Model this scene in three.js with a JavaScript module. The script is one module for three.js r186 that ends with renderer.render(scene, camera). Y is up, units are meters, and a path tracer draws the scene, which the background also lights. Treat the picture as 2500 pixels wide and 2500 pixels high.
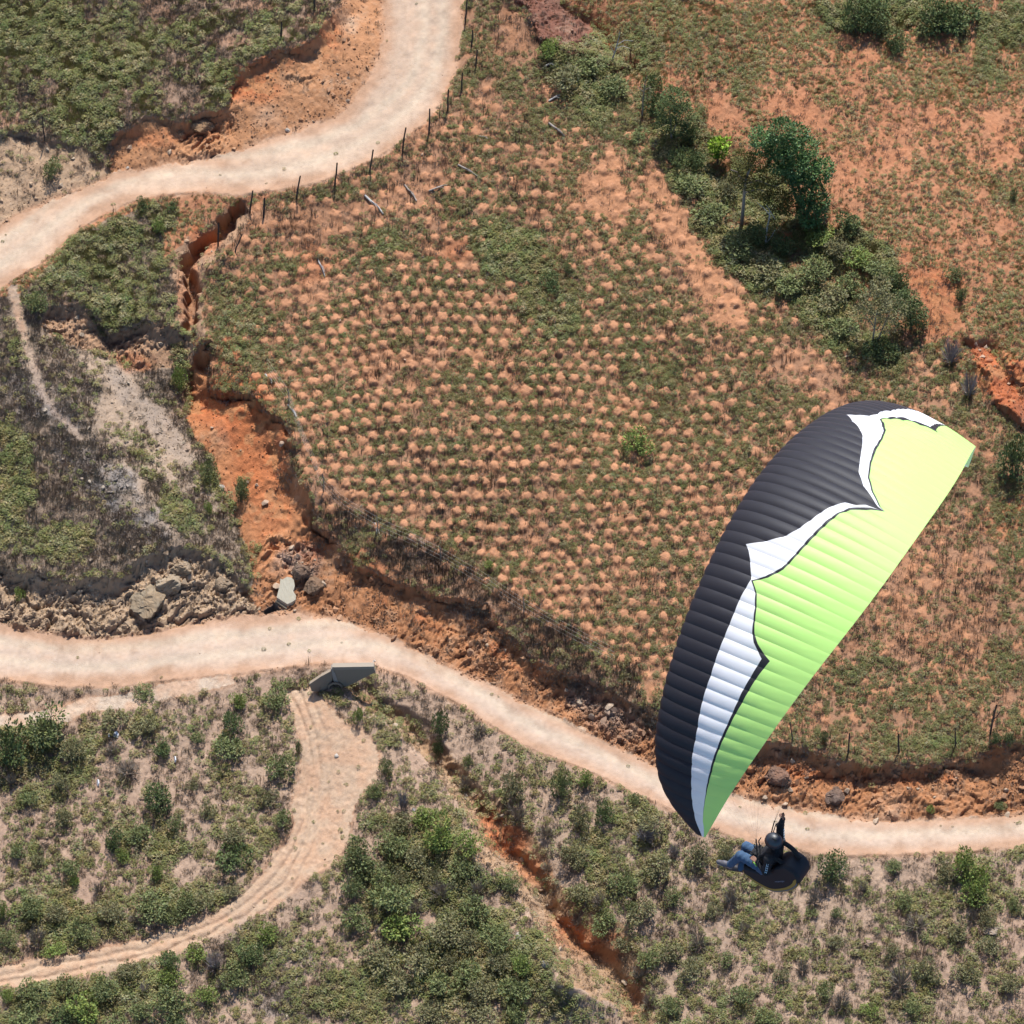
import * as THREE from 'three';
import { Sky } from 'three/addons/objects/Sky.js';
import { mergeGeometries } from 'three/addons/utils/BufferGeometryUtils.js';
import { MarchingCubes } from 'three/addons/objects/MarchingCubes.js';
import { ConvexGeometry } from 'three/addons/geometries/ConvexGeometry.js';

// ------------------------------------------------------------------ camera, sky, sun, exposure
const scene = new THREE.Scene();
const PITCH = THREE.MathUtils.degToRad(42), HILL = THREE.MathUtils.degToRad(22), FOV = 14, DIST = 203.6;
const camera = new THREE.PerspectiveCamera(FOV, 1, 1, 3000);
camera.position.set(0, DIST * Math.sin(PITCH), DIST * Math.cos(PITCH));
camera.lookAt(0, 0, 0);
camera.updateMatrixWorld(true);
scene.add(camera);

const renderer = new THREE.WebGLRenderer({ antialias: true });
renderer.setSize(1024, 1024);
renderer.toneMapping = THREE.LinearToneMapping;
renderer.toneMappingExposure = 1.62;
renderer.shadowMap.enabled = true;

const sunDir = new THREE.Vector3(0.1, 0.935, -0.34).normalize();
const sun = new THREE.DirectionalLight(new THREE.Color(1, 0.945, 0.85), 4.4);
sun.position.copy(sunDir).multiplyScalar(260);
sun.castShadow = true;
sun.shadow.mapSize.set(4096, 4096);
Object.assign(sun.shadow.camera, { left: -45, right: 45, top: 55, bottom: -55, near: 1, far: 600 });
scene.add(sun);
scene.add(sun.target);

const sky = new Sky();
sky.name = 'sky';
sky.scale.setScalar(2500);
sky.material.uniforms.sunPosition.value.copy(sunDir);
sky.material.uniforms.turbidity.value = 8;
sky.material.uniforms.rayleigh.value = 0.4;
sky.material.uniforms.mieCoefficient.value = 0.004;
sky.material.uniforms.cloudCoverage.value = 0.5;
sky.userData = { label: 'bright tropical midday sky with thin cloud above the valley', category: 'sky', kind: 'structure' };
scene.add(sky);
scene.environmentIntensity = 0.2;


// ------------------------------------------------------------------ helpers: random, noise, names
function rng(seed) { let a = seed >>> 0; return () => { a = (a + 0x6d2b79f5) >>> 0; let t = a; t = Math.imul(t ^ (t >>> 15), t | 1); t ^= t + Math.imul(t ^ (t >>> 7), t | 61); return ((t ^ (t >>> 14)) >>> 0) / 4294967296; }; }
function hash2(x, y, s) { let h = Math.imul(x, 374761393) + Math.imul(y, 668265263) + Math.imul(s, 1442695041); h = Math.imul(h ^ (h >>> 13), 1274126177); return ((h ^ (h >>> 16)) >>> 0) / 4294967296; }
function vnoise(x, y, s) {                                   // value noise in -1..1
  const xi = Math.floor(x), yi = Math.floor(y); let fx = x - xi, fy = y - yi;
  fx = fx * fx * (3 - 2 * fx); fy = fy * fy * (3 - 2 * fy);
  const a = hash2(xi, yi, s), b = hash2(xi + 1, yi, s), c = hash2(xi, yi + 1, s), d = hash2(xi + 1, yi + 1, s);
  return 2 * (a + (b - a) * fx + (c - a) * fy + (a - b - c + d) * fx * fy) - 1;
}
function fbm(x, y, s, o) { let v = 0, a = 0.5; for (let i = 0; i < o; i++) { v += a * vnoise(x, y, s + i * 17); x *= 2.03; y *= 2.03; a *= 0.5; } return v; }
const clamp = (x, a, b) => (x < a ? a : x > b ? b : x);
const sstep = (a, b, x) => { const t = clamp((x - a) / (b - a), 0, 1); return t * t * (3 - 2 * t); };
const lerp = (a, b, t) => a + (b - a) * t;
const V = (x, y, z) => new THREE.Vector3(x, y, z);
const usedNames = new Map();
function numbered(name) { const n = usedNames.get(name) || 0; usedNames.set(name, n + 1); return n ? `${name}_${String(n).padStart(3, '0')}` : name; }
function tag(o, label, category, group, kind) { o.userData = { label, category }; if (group) o.userData.group = group; if (kind) o.userData.kind = kind; return o; }
function addMesh(name, geo, mat, parent) {
  const m = new THREE.Mesh(geo, mat); m.name = parent === scene ? numbered(name) : name; m.castShadow = m.receiveShadow = true; parent.add(m); return m;
}
function thing(name, pos) { const g = new THREE.Group(); g.name = numbered(name); g.position.copy(pos); scene.add(g); return g; }
const ALB = 0.5;                                            // base colour of a surface = the tone it shows in full sun times this
function tone(hex, k = ALB) { const c = new THREE.Color(hex); return [c.r * k, c.g * k, c.b * k]; }

// ------------------------------------------------------------------ where a picture point lies on the mean hillside plane
// The hill is a plane tilted HILL degrees towards the viewer: s metres to the right, t metres up the slope, d metres out along its normal.
const T = V(0, Math.sin(HILL), -Math.cos(HILL)), N = V(0, Math.cos(HILL), Math.sin(HILL));
const CAM = camera.position.clone(), CU = V(0, Math.cos(PITCH), -Math.sin(PITCH)), CB = V(0, Math.sin(PITCH), Math.cos(PITCH));
const F = 1250 / Math.tan(THREE.MathUtils.degToRad(FOV / 2));
const camT = CAM.dot(T), camN = CAM.dot(N);
const world = (s, t, d) => V(s, T.y * t + N.y * d, T.z * t + N.z * d);
function pxOf(s, t, d) {
  const y = T.y * t + N.y * d - CAM.y, z = T.z * t + N.z * d - CAM.z;
  const depth = -(y * CB.y + z * CB.z), up = y * CU.y + z * CU.z;
  return [1250 + F * s / depth, 1250 - F * up / depth];
}
function planeOf(u, v, d) {
  const a = (u - 1250) / F, b = (1250 - v) / F;
  const ry = b * CU.y - CB.y, rz = b * CU.z - CB.z;
  const rt = ry * T.y + rz * T.z, rn = ry * N.y + rz * N.z;
  const k = (d - camN) / rn;
  return [a * k, camT + rt * k];
}

// ------------------------------------------------------------------ survey of the hillside (2500 units across the view)
const P = {
  roadUpTop: [[-300, 690], [0, 557], [56, 518], [151, 479], [233, 449], [276, 423], [388, 410], [475, 393], [574, 375], [647, 345], [734, 315], [834, 281], [876, 224], [915, 173], [937, 108], [939, 43], [934, 0], [925, -300]],
  roadUpBot: [[-300, 850], [0, 708], [52, 673], [108, 639], [173, 578], [242, 531], [311, 496], [388, 479], [496, 471], [583, 478], [690, 464], [770, 450], [834, 425], [919, 388], [980, 345], [1040, 298], [1075, 255], [1101, 207], [1118, 151], [1131, 86], [1131, 0], [1125, -300]],
  rimUp: [[268, 345], [302, 319], [332, 302], [358, 285], [401, 289], [432, 302], [466, 289], [501, 268], [540, 276], [561, 255], [561, 216], [583, 173], [613, 155], [647, 142], [673, 117], [734, 117], [768, 95], [790, 60], [812, 39], [829, 9], [832, -300]],
  footUp: [[276, 423], [388, 410], [475, 393], [574, 375], [647, 345], [734, 315], [834, 281], [876, 224], [915, 173], [937, 108], [939, 43], [934, 0], [925, -300]],
  rimLeft: [[-300, 345], [0, 337], [22, 319], [56, 324], [95, 345], [142, 345], [199, 358], [245, 400]],
  footLeft: [[-300, 690], [0, 557], [56, 518], [151, 479], [233, 449], [270, 425]],
  roadLowTop: [[-300, 1490], [0, 1519], [86, 1541], [190, 1558], [259, 1562], [388, 1541], [518, 1515], [626, 1502], [734, 1498], [834, 1515], [919, 1541], [984, 1571], [1092, 1630], [1191, 1668], [1265, 1705], [1342, 1744], [1437, 1791], [1524, 1834], [1601, 1869], [1700, 1912], [1795, 1942], [1882, 1964], [1968, 1981], [2054, 1994], [2184, 2007], [2313, 2000], [2500, 1988], [2800, 1975]],
  roadLowBot: [[-300, 1640], [0, 1660], [150, 1678], [300, 1676], [430, 1660], [560, 1648], [690, 1632], [760, 1622], [915, 1625], [1000, 1655], [1092, 1705], [1152, 1739], [1222, 1787], [1308, 1834], [1394, 1865], [1480, 1903], [1567, 1947], [1610, 1964], [1739, 2024], [1808, 2050], [1920, 2067], [1990, 2089], [2098, 2091], [2227, 2085], [2378, 2080], [2500, 2067], [2800, 2055]],
  rimMid: [[764, 1290], [807, 1310], [834, 1338], [859, 1384], [898, 1394], [954, 1420], [1014, 1436], [1075, 1459], [1127, 1466], [1191, 1474], [1200, 1520], [1239, 1541], [1265, 1567], [1291, 1602], [1351, 1636], [1433, 1655], [1500, 1690], [1560, 1725], [1650, 1770], [1760, 1810], [1882, 1813], [1968, 1830], [2033, 1852], [2076, 1862], [2124, 1875], [2184, 1862], [2249, 1871], [2313, 1862], [2395, 1856], [2417, 1815], [2500, 1812], [2800, 1800]],
  footMid: [[690, 1490], [734, 1496], [834, 1515], [919, 1541], [984, 1571], [1092, 1630], [1191, 1668], [1265, 1705], [1342, 1744], [1437, 1791], [1524, 1834], [1601, 1869], [1700, 1912], [1795, 1942], [1882, 1964], [1968, 1981], [2054, 1994], [2184, 2007], [2313, 2000], [2500, 1988], [2800, 1975]],
  rimLL: [[-300, 1370], [0, 1386], [86, 1398], [151, 1424], [216, 1411], [302, 1411], [328, 1372], [367, 1346], [414, 1338], [458, 1342], [518, 1351], [566, 1400], [600, 1440]],
  footLL: [[-300, 1490], [0, 1519], [86, 1541], [190, 1558], [259, 1562], [388, 1541], [518, 1515], [626, 1502]],
  rimScarp: [[475, 850], [509, 833], [509, 880], [513, 945], [540, 957], [600, 960], [635, 986], [660, 1012], [691, 1027], [708, 1055], [712, 1092], [712, 1135], [725, 1174], [760, 1200], [764, 1278], [807, 1302]],
  footScarp: [[466, 900], [458, 1006], [475, 1075], [518, 1127], [535, 1170], [548, 1213], [566, 1247], [583, 1291], [600, 1351], [626, 1407], [680, 1425], [730, 1411]],
  rimVP: [[110, 752], [150, 742], [207, 742], [245, 785], [276, 822], [311, 803], [345, 775], [375, 790], [414, 794], [470, 815]],
  footVP: [[95, 800], [150, 830], [250, 866], [340, 905], [400, 896], [470, 900]],
  rimTR: [[1247, -300], [1250, 0], [1290, 43], [1315, 105], [1380, 128], [1460, 150], [1520, 178]],
  footTR: [[1365, -300], [1373, 9], [1437, 56], [1493, 112], [1511, 138], [1560, 172]],
  rimR: [[2352, 830], [2375, 880], [2398, 915], [2425, 985], [2500, 1050], [2800, 1150]],
  footR: [[2375, 822], [2420, 850], [2450, 900], [2490, 960], [2550, 1000], [2800, 1080]],
};
const poly = (a, b) => [...a, ...[...b].reverse()];
const GULLY = [[830, 1650], [880, 1690], [960, 1745], [1060, 1840], [1130, 1920], [1190, 1985], [1225, 2060], [1290, 2120], [1330, 2190], [1395, 2275], [1450, 2325], [1510, 2390], [1555, 2460], [1590, 2800]];
const HEAD = [[600, 505], [560, 545], [500, 600], [455, 650], [462, 712], [456, 768], [466, 830]];
const VALLEY = [[1230, -300], [1420, 120], [1600, 260], [1750, 430], [1880, 560], [2050, 690], [2200, 800], [2330, 900], [2520, 1080], [2800, 1300]];
const TRACK = [[691, 1690], [708, 1709], [730, 1796], [734, 1873], [717, 1934], [717, 2033], [682, 2072], [648, 2119], [604, 2171], [540, 2214], [496, 2249], [410, 2270], [302, 2301], [173, 2327], [65, 2346], [0, 2356], [-300, 2400], [-300, 2470], [0, 2413], [86, 2400], [216, 2383], [345, 2348], [475, 2305], [561, 2270], [648, 2223], [691, 2197], [734, 2154], [799, 2119], [833, 2080], [855, 2029], [868, 1968], [898, 1925], [919, 1899], [932, 1856], [924, 1813], [876, 1778], [833, 1752], [800, 1715], [760, 1670]];
const TRACK_LINE = [[720, 1690], [760, 1790], [770, 1880], [750, 2000], [725, 2080], [680, 2150], [600, 2220], [500, 2275], [350, 2325], [170, 2360], [0, 2390], [-300, 2440]];
const PATH_LOW = [[-300, 1760], [60, 1757], [150, 1745], [220, 1720], [290, 1715], [350, 1705], [400, 1690], [470, 1675], [570, 1655]];
const PATH_SPUR = [[30, 700], [49, 776], [60, 833], [78, 889], [99, 945], [130, 1001], [164, 1036], [200, 1075]];
const PATH_SCREE = [[164, 1036], [230, 1110], [290, 1190], [340, 1250], [390, 1310]];
const SPUR = [[-300, 730], [40, 722], [110, 760], [95, 800], [150, 830], [250, 866], [340, 905], [400, 896], [466, 900], [458, 1006], [475, 1075], [518, 1127], [548, 1213], [583, 1291], [626, 1407], [600, 1450], [518, 1351], [414, 1338], [367, 1346], [302, 1411], [216, 1411], [151, 1424], [0, 1386], [-300, 1370]];
const VEGPATCH = [[40, 722], [80, 690], [130, 645], [185, 575], [300, 522], [380, 498], [440, 520], [400, 580], [400, 640], [435, 700], [440, 768], [414, 794], [375, 790], [345, 775], [311, 803], [276, 822], [245, 785], [207, 742], [110, 752]];
const PLATEAU = [[-300, -300], [832, -300], [829, 9], [790, 60], [768, 95], [673, 117], [583, 173], [561, 255], [501, 268], [432, 302], [358, 285], [268, 345], [260, 425], [199, 358], [95, 345], [0, 337], [-300, 345]];
const FIELD = [[470, 620], [600, 505], [720, 470], [840, 430], [925, 392], [1050, 300], [1105, 220], [1125, 120], [1131, 0], [1125, -300], [1247, -300], [1330, 40], [1480, 180], [1600, 260], [1750, 430], [1880, 560], [2050, 690], [2200, 800], [2330, 900], [2520, 1080], [2800, 1300], [2800, 1800], [2500, 1812], [2417, 1815], [2395, 1856], [2124, 1875], [1882, 1813], [1760, 1810], [1560, 1725], [1433, 1655], [1291, 1602], [1191, 1474], [1014, 1436], [898, 1394], [834, 1338], [764, 1290], [760, 1200], [712, 1135], [708, 1055], [635, 986], [513, 945], [509, 833], [480, 760], [462, 700]];
const PIT = [[634, 1493], [674, 1470], [690, 1490], [648, 1503]];

// rasters over the survey: M cells of MC units from M0
const MC = 5, M0 = -150, M = 560;
const raster = () => new Float32Array(M * M);
const REG = { hill: 0, plateau: 1, field: 2, low: 3, spur: 4, vegpatch: 5, roadUp: 6, roadLow: 7, track: 8, path: 9, pathSpur: 10, bankUp: 11, bankLeft: 12, bankMid: 13, bankLL: 14, scarp: 15, bankVP: 16, bankTR: 17, bankR: 18, gully: 19, head: 20, pit: 21 };
// crisp regions at twice that resolution
const RC = 2.5, R = 1120;
const region = new Uint8Array(R * R);
function scan(pts, c0, cell, n, put) {
  let lo = 1e9, hi = -1e9; for (const p of pts) { lo = Math.min(lo, p[1]); hi = Math.max(hi, p[1]); }
  for (let j = Math.max(0, Math.ceil((lo - c0) / cell - 0.5)); j <= Math.min(n - 1, Math.floor((hi - c0) / cell - 0.5)); j++) {
    const y = c0 + (j + 0.5) * cell, xs = [];
    for (let i = 0; i < pts.length; i++) { const a = pts[i], b = pts[(i + 1) % pts.length]; if ((a[1] <= y) !== (b[1] <= y)) xs.push(a[0] + (y - a[1]) * (b[0] - a[0]) / (b[1] - a[1])); }
    xs.sort((p, q) => p - q);
    for (let k = 0; k + 1 < xs.length; k += 2) for (let i = Math.max(0, Math.ceil((xs[k] - c0) / cell - 0.5)); i <= Math.min(n - 1, Math.floor((xs[k + 1] - c0) / cell - 0.5)); i++) put(j * n + i);
  }
}
const fillReg = (pts, id) => scan(pts, M0, RC, R, (k) => { region[k] = id; });
function nearest(line, u, v, closed) {
  let best = 1e18, bx = 0, by = 0;
  for (let i = 0; i + 1 < line.length; i++) {
    const ax = line[i][0], ay = line[i][1], dx = line[i + 1][0] - ax, dy = line[i + 1][1] - ay;
    const k = clamp(((u - ax) * dx + (v - ay) * dy) / (dx * dx + dy * dy), 0, 1), x = ax + k * dx, y = ay + k * dy, q = (x - u) ** 2 + (y - v) ** 2;
    if (q < best) { best = q; bx = x; by = y; }
  }
  return [Math.sqrt(best), bx, by];
}
function strip(line, w) {                                   // band of half-width w(i) round a line
  const l = [], r = [];
  line.forEach((p, i) => { const a = line[Math.max(0, i - 1)], b = line[Math.min(line.length - 1, i + 1)]; const dx = b[0] - a[0], dy = b[1] - a[1], n = Math.hypot(dx, dy), h = typeof w === 'number' ? w : w[i]; l.push([p[0] - dy / n * h, p[1] + dx / n * h]); r.push([p[0] + dy / n * h, p[1] - dx / n * h]); });
  return poly(l, r);
}
const LOWER = poly(P.roadLowBot, [[-300, 2900], [2800, 2900]]);
const GW = [10, 14, 22, 26, 34, 50, 74, 60, 46, 78, 105, 74, 44, 50];
fillReg(PLATEAU, REG.plateau);
fillReg(FIELD, REG.field);
fillReg(LOWER, REG.low);
fillReg(SPUR, REG.spur);
fillReg(strip(HEAD, [20, 30, 45, 50, 40, 38, 40]), REG.head);
fillReg(VEGPATCH, REG.vegpatch);
fillReg(poly(P.rimVP, P.footVP), REG.bankVP);
fillReg(poly(P.rimScarp, P.footScarp), REG.scarp);
fillReg([[620, 1410], [690, 1420], [740, 1405], [700, 1360], [764, 1290], [807, 1310], [834, 1515], [690, 1500], [600, 1505]], REG.bankMid);
fillReg(poly(P.rimMid, P.footMid), REG.bankMid);
fillReg(poly(P.rimLL, P.footLL), REG.bankLL);
fillReg(poly(P.rimUp, P.footUp), REG.bankUp);
fillReg(poly(P.rimLeft, P.footLeft), REG.bankLeft);
fillReg(poly(P.rimTR, P.footTR), REG.bankTR);
fillReg(poly(P.rimR, P.footR), REG.bankR);
fillReg(strip(GULLY, GW), REG.gully);
fillReg(strip(PATH_SPUR, 9), REG.pathSpur);
fillReg(TRACK, REG.track);
fillReg(strip(PATH_LOW, 18), REG.path);
fillReg(poly(P.roadLowTop, P.roadLowBot), REG.roadLow);
fillReg(poly(P.roadUpTop, P.roadUpBot), REG.roadUp);
fillReg(PIT, REG.pit);
const NW = Object.keys(REG).length;
const warpAmt = new Float32Array(NW).fill(7); for (const k of ['roadUp', 'roadLow', 'track']) warpAmt[REG[k]] = 8; warpAmt[REG.path] = warpAmt[REG.pathSpur] = 4; warpAmt[REG.pit] = 0;
function regAt(u, v) { const i = clamp(Math.floor((u - M0) / RC), 0, R - 1), j = clamp(Math.floor((v - M0) / RC), 0, R - 1); return region[j * R + i]; }
function regWarped(u, v) {                                   // edges are ragged, not drawn with a ruler
  const r0 = regAt(u, v); if (r0 === REG.pit) return r0;
  const a = warpAmt[r0] * 1.9;
  const r = regAt(u + a * fbm(u * 0.035, v * 0.035, 5, 3), v + a * fbm(u * 0.035, v * 0.035, 9, 3));
  return r === REG.pit ? r0 : r;
}

// ---------------------------------------------------------------- heights: wanted slopes in each region, joined by least squares
const banks = { [REG.bankUp]: ['rimUp', 'footUp', 39, 32], [REG.bankLeft]: ['rimLeft', 'footLeft', 36, 10], [REG.bankMid]: ['rimMid', 'footMid', 36, 34], [REG.bankLL]: ['rimLL', 'footLL', 40, 34], [REG.scarp]: ['rimScarp', 'footScarp', 36, 60], [REG.bankVP]: ['rimVP', 'footVP', 38, 36], [REG.bankTR]: ['rimTR', 'footTR', 42, 12], [REG.bankR]: ['rimR', 'footR', 34, 16] };
const gx = raster(), gy = raster(), wt = raster();
const H = raster();
{
  const RAD = Math.PI / 180;
  const slope = (theta, fx, fz) => {                         // a surface tilted theta degrees facing (fx, fz) on the ground: its rise per unit of the survey
    const n = Math.hypot(fx, fz) || 1, st = Math.sin(theta * RAD);
    const nx = st * fx / n, ny = Math.cos(theta * RAD), nz = st * fz / n;
    const nn = Math.max(0.12, ny * N.y + nz * N.z), a = -nx / nn, b = -(ny * T.y + nz * T.z) / nn;
    const q = 45 + 22 * b;
    return [a / 50 * 45 / q, -b / q];
  };
  for (let j = 0; j < M; j++) for (let i = 0; i < M; i++) {
    const u = M0 + (i + 0.5) * MC, v = M0 + (j + 0.5) * MC, k = j * M + i;
    const r = regWarped(u, v); let g = [0, 0], w = 0.2;
    if (banks[r]) {
      const [rim, foot, th, rimw] = banks[r];
      const [df, fx, fy] = nearest(P[foot], u, v), [dr] = nearest(P[rim], u, v);
      let dx = fx - u, dy = fy - v; const n = Math.hypot(dx, dy) || 1; dx = dx / n; dy = dy / n + 0.25;
      const rw = rimw * (0.7 + 0.75 * vnoise(u * 0.03, v * 0.03, 77) + 0.4 * vnoise(u * 0.1, v * 0.1, 78));
      g = dr < rw ? slope(84, dx / 50, dy / 33) : slope(th + 7 * vnoise(u * 0.02, v * 0.02, 31), dx / 50, dy / 33);
      w = dr < rw ? 1.6 : 1;
    } else if (r === REG.roadUp || r === REG.roadLow) { g = slope(2, 0, 1); w = 1.2; }
    else if (r === REG.track || r === REG.path) { g = slope(12, -0.2, 1); w = 0.7; }
    else if (r === REG.plateau) { g = slope(19, 0.2, 1); w = 0.4; }
    else if (r === REG.vegpatch) { g = slope(30, 0.5, 1); w = 0.5; }
    else if (r === REG.spur || r === REG.pathSpur) {
      const [d, x, y] = nearest([[40, 700], [120, 960], [260, 1130], [440, 1370]], u, v);
      const right = (u - x) - (v - y) * 0.3 > 0;
      g = right ? slope(38, 0.9, 0.6) : slope(25, -0.35, 1); w = 0.6;
      if (d < 25) g = slope(28, 0.2, 1);
    } else if (r === REG.gully || r === REG.head) {
      const line = r === REG.gully ? GULLY : HEAD, [d, x, y] = nearest(line, u, v);
      let dx = x - u, dy = y - v; const n = Math.hypot(dx, dy) || 1;
      g = d < 8 ? slope(24, 0.4, 1) : slope(46, dx / n, dy / n + 0.45); w = 1;
    } else {
      const [d, x] = nearest(VALLEY, u, v);
      if (r === REG.field) { const f = clamp(1 - d / 260, 0, 1); g = slope(22 + 6 * f, 0.9 * f - 0.12, 1); if (u < 1000 && v > 900) g = slope(24, -0.3, 1); }
      else if (r === REG.hill) { const f = clamp(1 - d / 300, 0, 1); g = slope(24 + 6 * f, -0.25 - 0.7 * f, 1); }
      else g = slope(25, 0, 1);
    }
    gx[k] = clamp(g[0], -0.03, 0.03) * MC; gy[k] = clamp(g[1], -0.026, 0.02) * MC; wt[k] = w;
  }
  const relax = (h, gX, gY, w, m, eps, its) => {              // least squares heights from the wanted slopes
    for (let it = 0; it < its; it++) {
      const om = it < 20 ? 1.5 : it > its - 12 ? 1.2 : 1.92;
      for (let j = 0; j < m; j++) for (let i = 0; i < m; i++) {
        const k = j * m + i; let sw = eps, sv = 0;
        if (i > 0) { const q = 0.5 * (w[k] + w[k - 1]); sw += q; sv += q * (h[k - 1] + 0.5 * (gX[k] + gX[k - 1])); }
        if (i < m - 1) { const q = 0.5 * (w[k] + w[k + 1]); sw += q; sv += q * (h[k + 1] - 0.5 * (gX[k] + gX[k + 1])); }
        if (j > 0) { const q = 0.5 * (w[k] + w[k - m]); sw += q; sv += q * (h[k - m] + 0.5 * (gY[k] + gY[k - m])); }
        if (j < m - 1) { const q = 0.5 * (w[k] + w[k + m]); sw += q; sv += q * (h[k + m] - 0.5 * (gY[k] + gY[k + m])); }
        h[k] += om * (sv / sw - h[k]);
      }
    }
  };
  const M2 = M / 4, c = [0, 1, 2, 3].map(() => new Float64Array(M2 * M2));
  for (let j = 0; j < M2; j++) for (let i = 0; i < M2; i++) { let x = 0, y = 0, w = 0; for (let q = 0; q < 16; q++) { const k = (j * 4 + (q >> 2)) * M + i * 4 + (q & 3); x += gx[k]; y += gy[k]; w += wt[k]; } const k = j * M2 + i; c[0][k] = x / 4; c[1][k] = y / 4; c[2][k] = w / 16; }
  relax(c[3], c[0], c[1], c[2], M2, 16 * 2.2e-4, 500);
  for (let j = 0; j < M; j++) for (let i = 0; i < M; i++) { const x = clamp((i + 0.5) / 4 - 0.5, 0, M2 - 1.001), y = clamp((j + 0.5) / 4 - 0.5, 0, M2 - 1.001), a = x | 0, b = y | 0, p = x - a, q = y - b, k = b * M2 + a, h = c[3]; H[j * M + i] = h[k] * (1 - p) * (1 - q) + h[k + 1] * p * (1 - q) + h[k + M2] * (1 - p) * q + h[k + M2 + 1] * p * q; }
  relax(H, gx, gy, wt, M, 2.2e-4, 130);
}
function sample(f, u, v) {
  const x = clamp((u - M0) / MC - 0.5, 0, M - 1.001), y = clamp((v - M0) / MC - 0.5, 0, M - 1.001), i = x | 0, j = y | 0, a = x - i, b = y - j, k = j * M + i;
  return f[k] * (1 - a) * (1 - b) + f[k + 1] * a * (1 - b) + f[k + M] * (1 - a) * b + f[k + M + 1] * a * b;
}

// ---------------------------------------------------------------- cover: green and dry plants, and what the soil is, painted as soft patches
const green = raster(), dry = raster(), rough = raster(), warm = raster(), grey = raster();
const base = {                                             // green, dry, relief in metres
  hill: [0.6, 0.22, 0.05], plateau: [0.6, 0.75, 0.06], field: [0.56, 0.42, 0.03], low: [0.36, 0.42, 0.06], spur: [0.16, 0.8, 0.07], vegpatch: [0.6, 0.7, 0.1], roadUp: [0.0, 0, 0.004], roadLow: [0.0, 0, 0.004], track: [0.02, 0.01, 0.012], path: [0.02, 0, 0.01], pathSpur: [0.02, 0.05, 0.02],
  bankUp: [0.01, 0.03, 0.085], bankLeft: [0.1, 0.2, 0.09], bankMid: [0.05, 0.14, 0.15], bankLL: [0.02, 0.05, 0.26], scarp: [0.01, 0.01, 0.1], bankVP: [0.03, 0.06, 0.2], bankTR: [0.03, 0.12, 0.2], bankR: [0.03, 0.02, 0.14], gully: [0.26, 0.3, 0.13], head: [0.14, 0.14, 0.12], pit: [0, 0, 0],
};
const baseOf = []; for (const k in REG) baseOf[REG[k]] = base[k];
for (let j = 0; j < M; j++) for (let i = 0; i < M; i++) { const k = j * M + i, b = baseOf[regAt(M0 + (i + 0.5) * MC, M0 + (j + 0.5) * MC)]; green[k] = b[0]; dry[k] = b[1]; rough[k] = b[2]; }
function blob(f, u, v, ru, rv, deg, val, soft = 0.5) {       // blend a patch towards val
  const c = Math.cos(deg * Math.PI / 180), s = Math.sin(deg * Math.PI / 180), rr = Math.max(ru, rv) * 1.3;
  for (let j = Math.max(0, ((v - rr - M0) / MC) | 0); j < Math.min(M, (v + rr - M0) / MC); j++) for (let i = Math.max(0, ((u - rr - M0) / MC) | 0); i < Math.min(M, (u + rr - M0) / MC); i++) {
    const x = M0 + (i + 0.5) * MC - u, y = M0 + (j + 0.5) * MC - v;
    const q = Math.hypot((x * c + y * s) / ru, (-x * s + y * c) / rv) + 0.35 * vnoise((x + u) * 0.02, (y + v) * 0.02, 3);
    if (q < 1) { const k = j * M + i; f[k] = lerp(f[k], val, sstep(1, 1 - soft, q)); }
  }
}
// the field: bare strips, green belts, brown lower edge
for (const b of [[1700, 620, 330, 75, 52, 0.1], [1480, 480, 110, 55, 60, 0.1], [1960, 900, 190, 60, 42, 0.22], [1180, 230, 100, 45, 50, 0.12], [760, 560, 170, 50, -25, 0.15], [1000, 440, 140, 45, -25, 0.22], [1110, 610, 45, 40, 0, 0.05], [1560, 330, 40, 50, 0, 0.12], [1260, 90, 60, 70, 50, 0.12], [2230, 1450, 340, 230, 0, 0.2], [1900, 1350, 120, 100, 0, 0.15], [850, 900, 130, 70, 0, 0.3], [780, 700, 90, 40, 0, 0.22], [690, 560, 140, 60, -20, 0.1], [980, 480, 170, 55, -30, 0.14], [700, 720, 90, 50, 0, 0.2]]) blob(green, ...b);
for (const b of [[1260, 620, 170, 120, 60, 0.95], [1340, 760, 110, 80, 50, 0.9], [1150, 500, 60, 90, 20, 0.75], [950, 600, 110, 45, 10, 0.85], [1620, 960, 230, 90, 50, 0.75], [1320, 880, 120, 70, 20, 0.8], [1430, 200, 170, 90, 50, 0.95], [1100, 80, 55, 110, 0, 0.8], [1150, 190, 40, 60, 20, 0.75], [640, 640, 70, 90, 20, 0.5], [600, 830, 90, 130, 10, 0.85], [560, 760, 60, 110, 0, 0.8], [1700, 450, 130, 70, 60, 1.0], [1640, 360, 70, 120, -20, 0.95], [1830, 640, 230, 85, 42, 1.0], [2010, 760, 200, 80, 42, 1.0], [2130, 850, 130, 60, 42, 0.9], [2180, 690, 120, 70, 50, 1.0], [2080, 590, 80, 50, 30, 1.0], [2330, 1260, 150, 60, 30, 0.5], [2120, 1660, 130, 90, 0, 0.7], [2300, 1810, 180, 40, 0, 0.85], [2080, 1810, 120, 30, 0, 0.6], [840, 1230, 120, 50, 30, 0.25], [1000, 1370, 160, 50, 30, 0.2], [1250, 1510, 240, 60, 32, 0.2], [1900, 780, 90, 50, 40, 0.55]]) blob(green, ...b);
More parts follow.
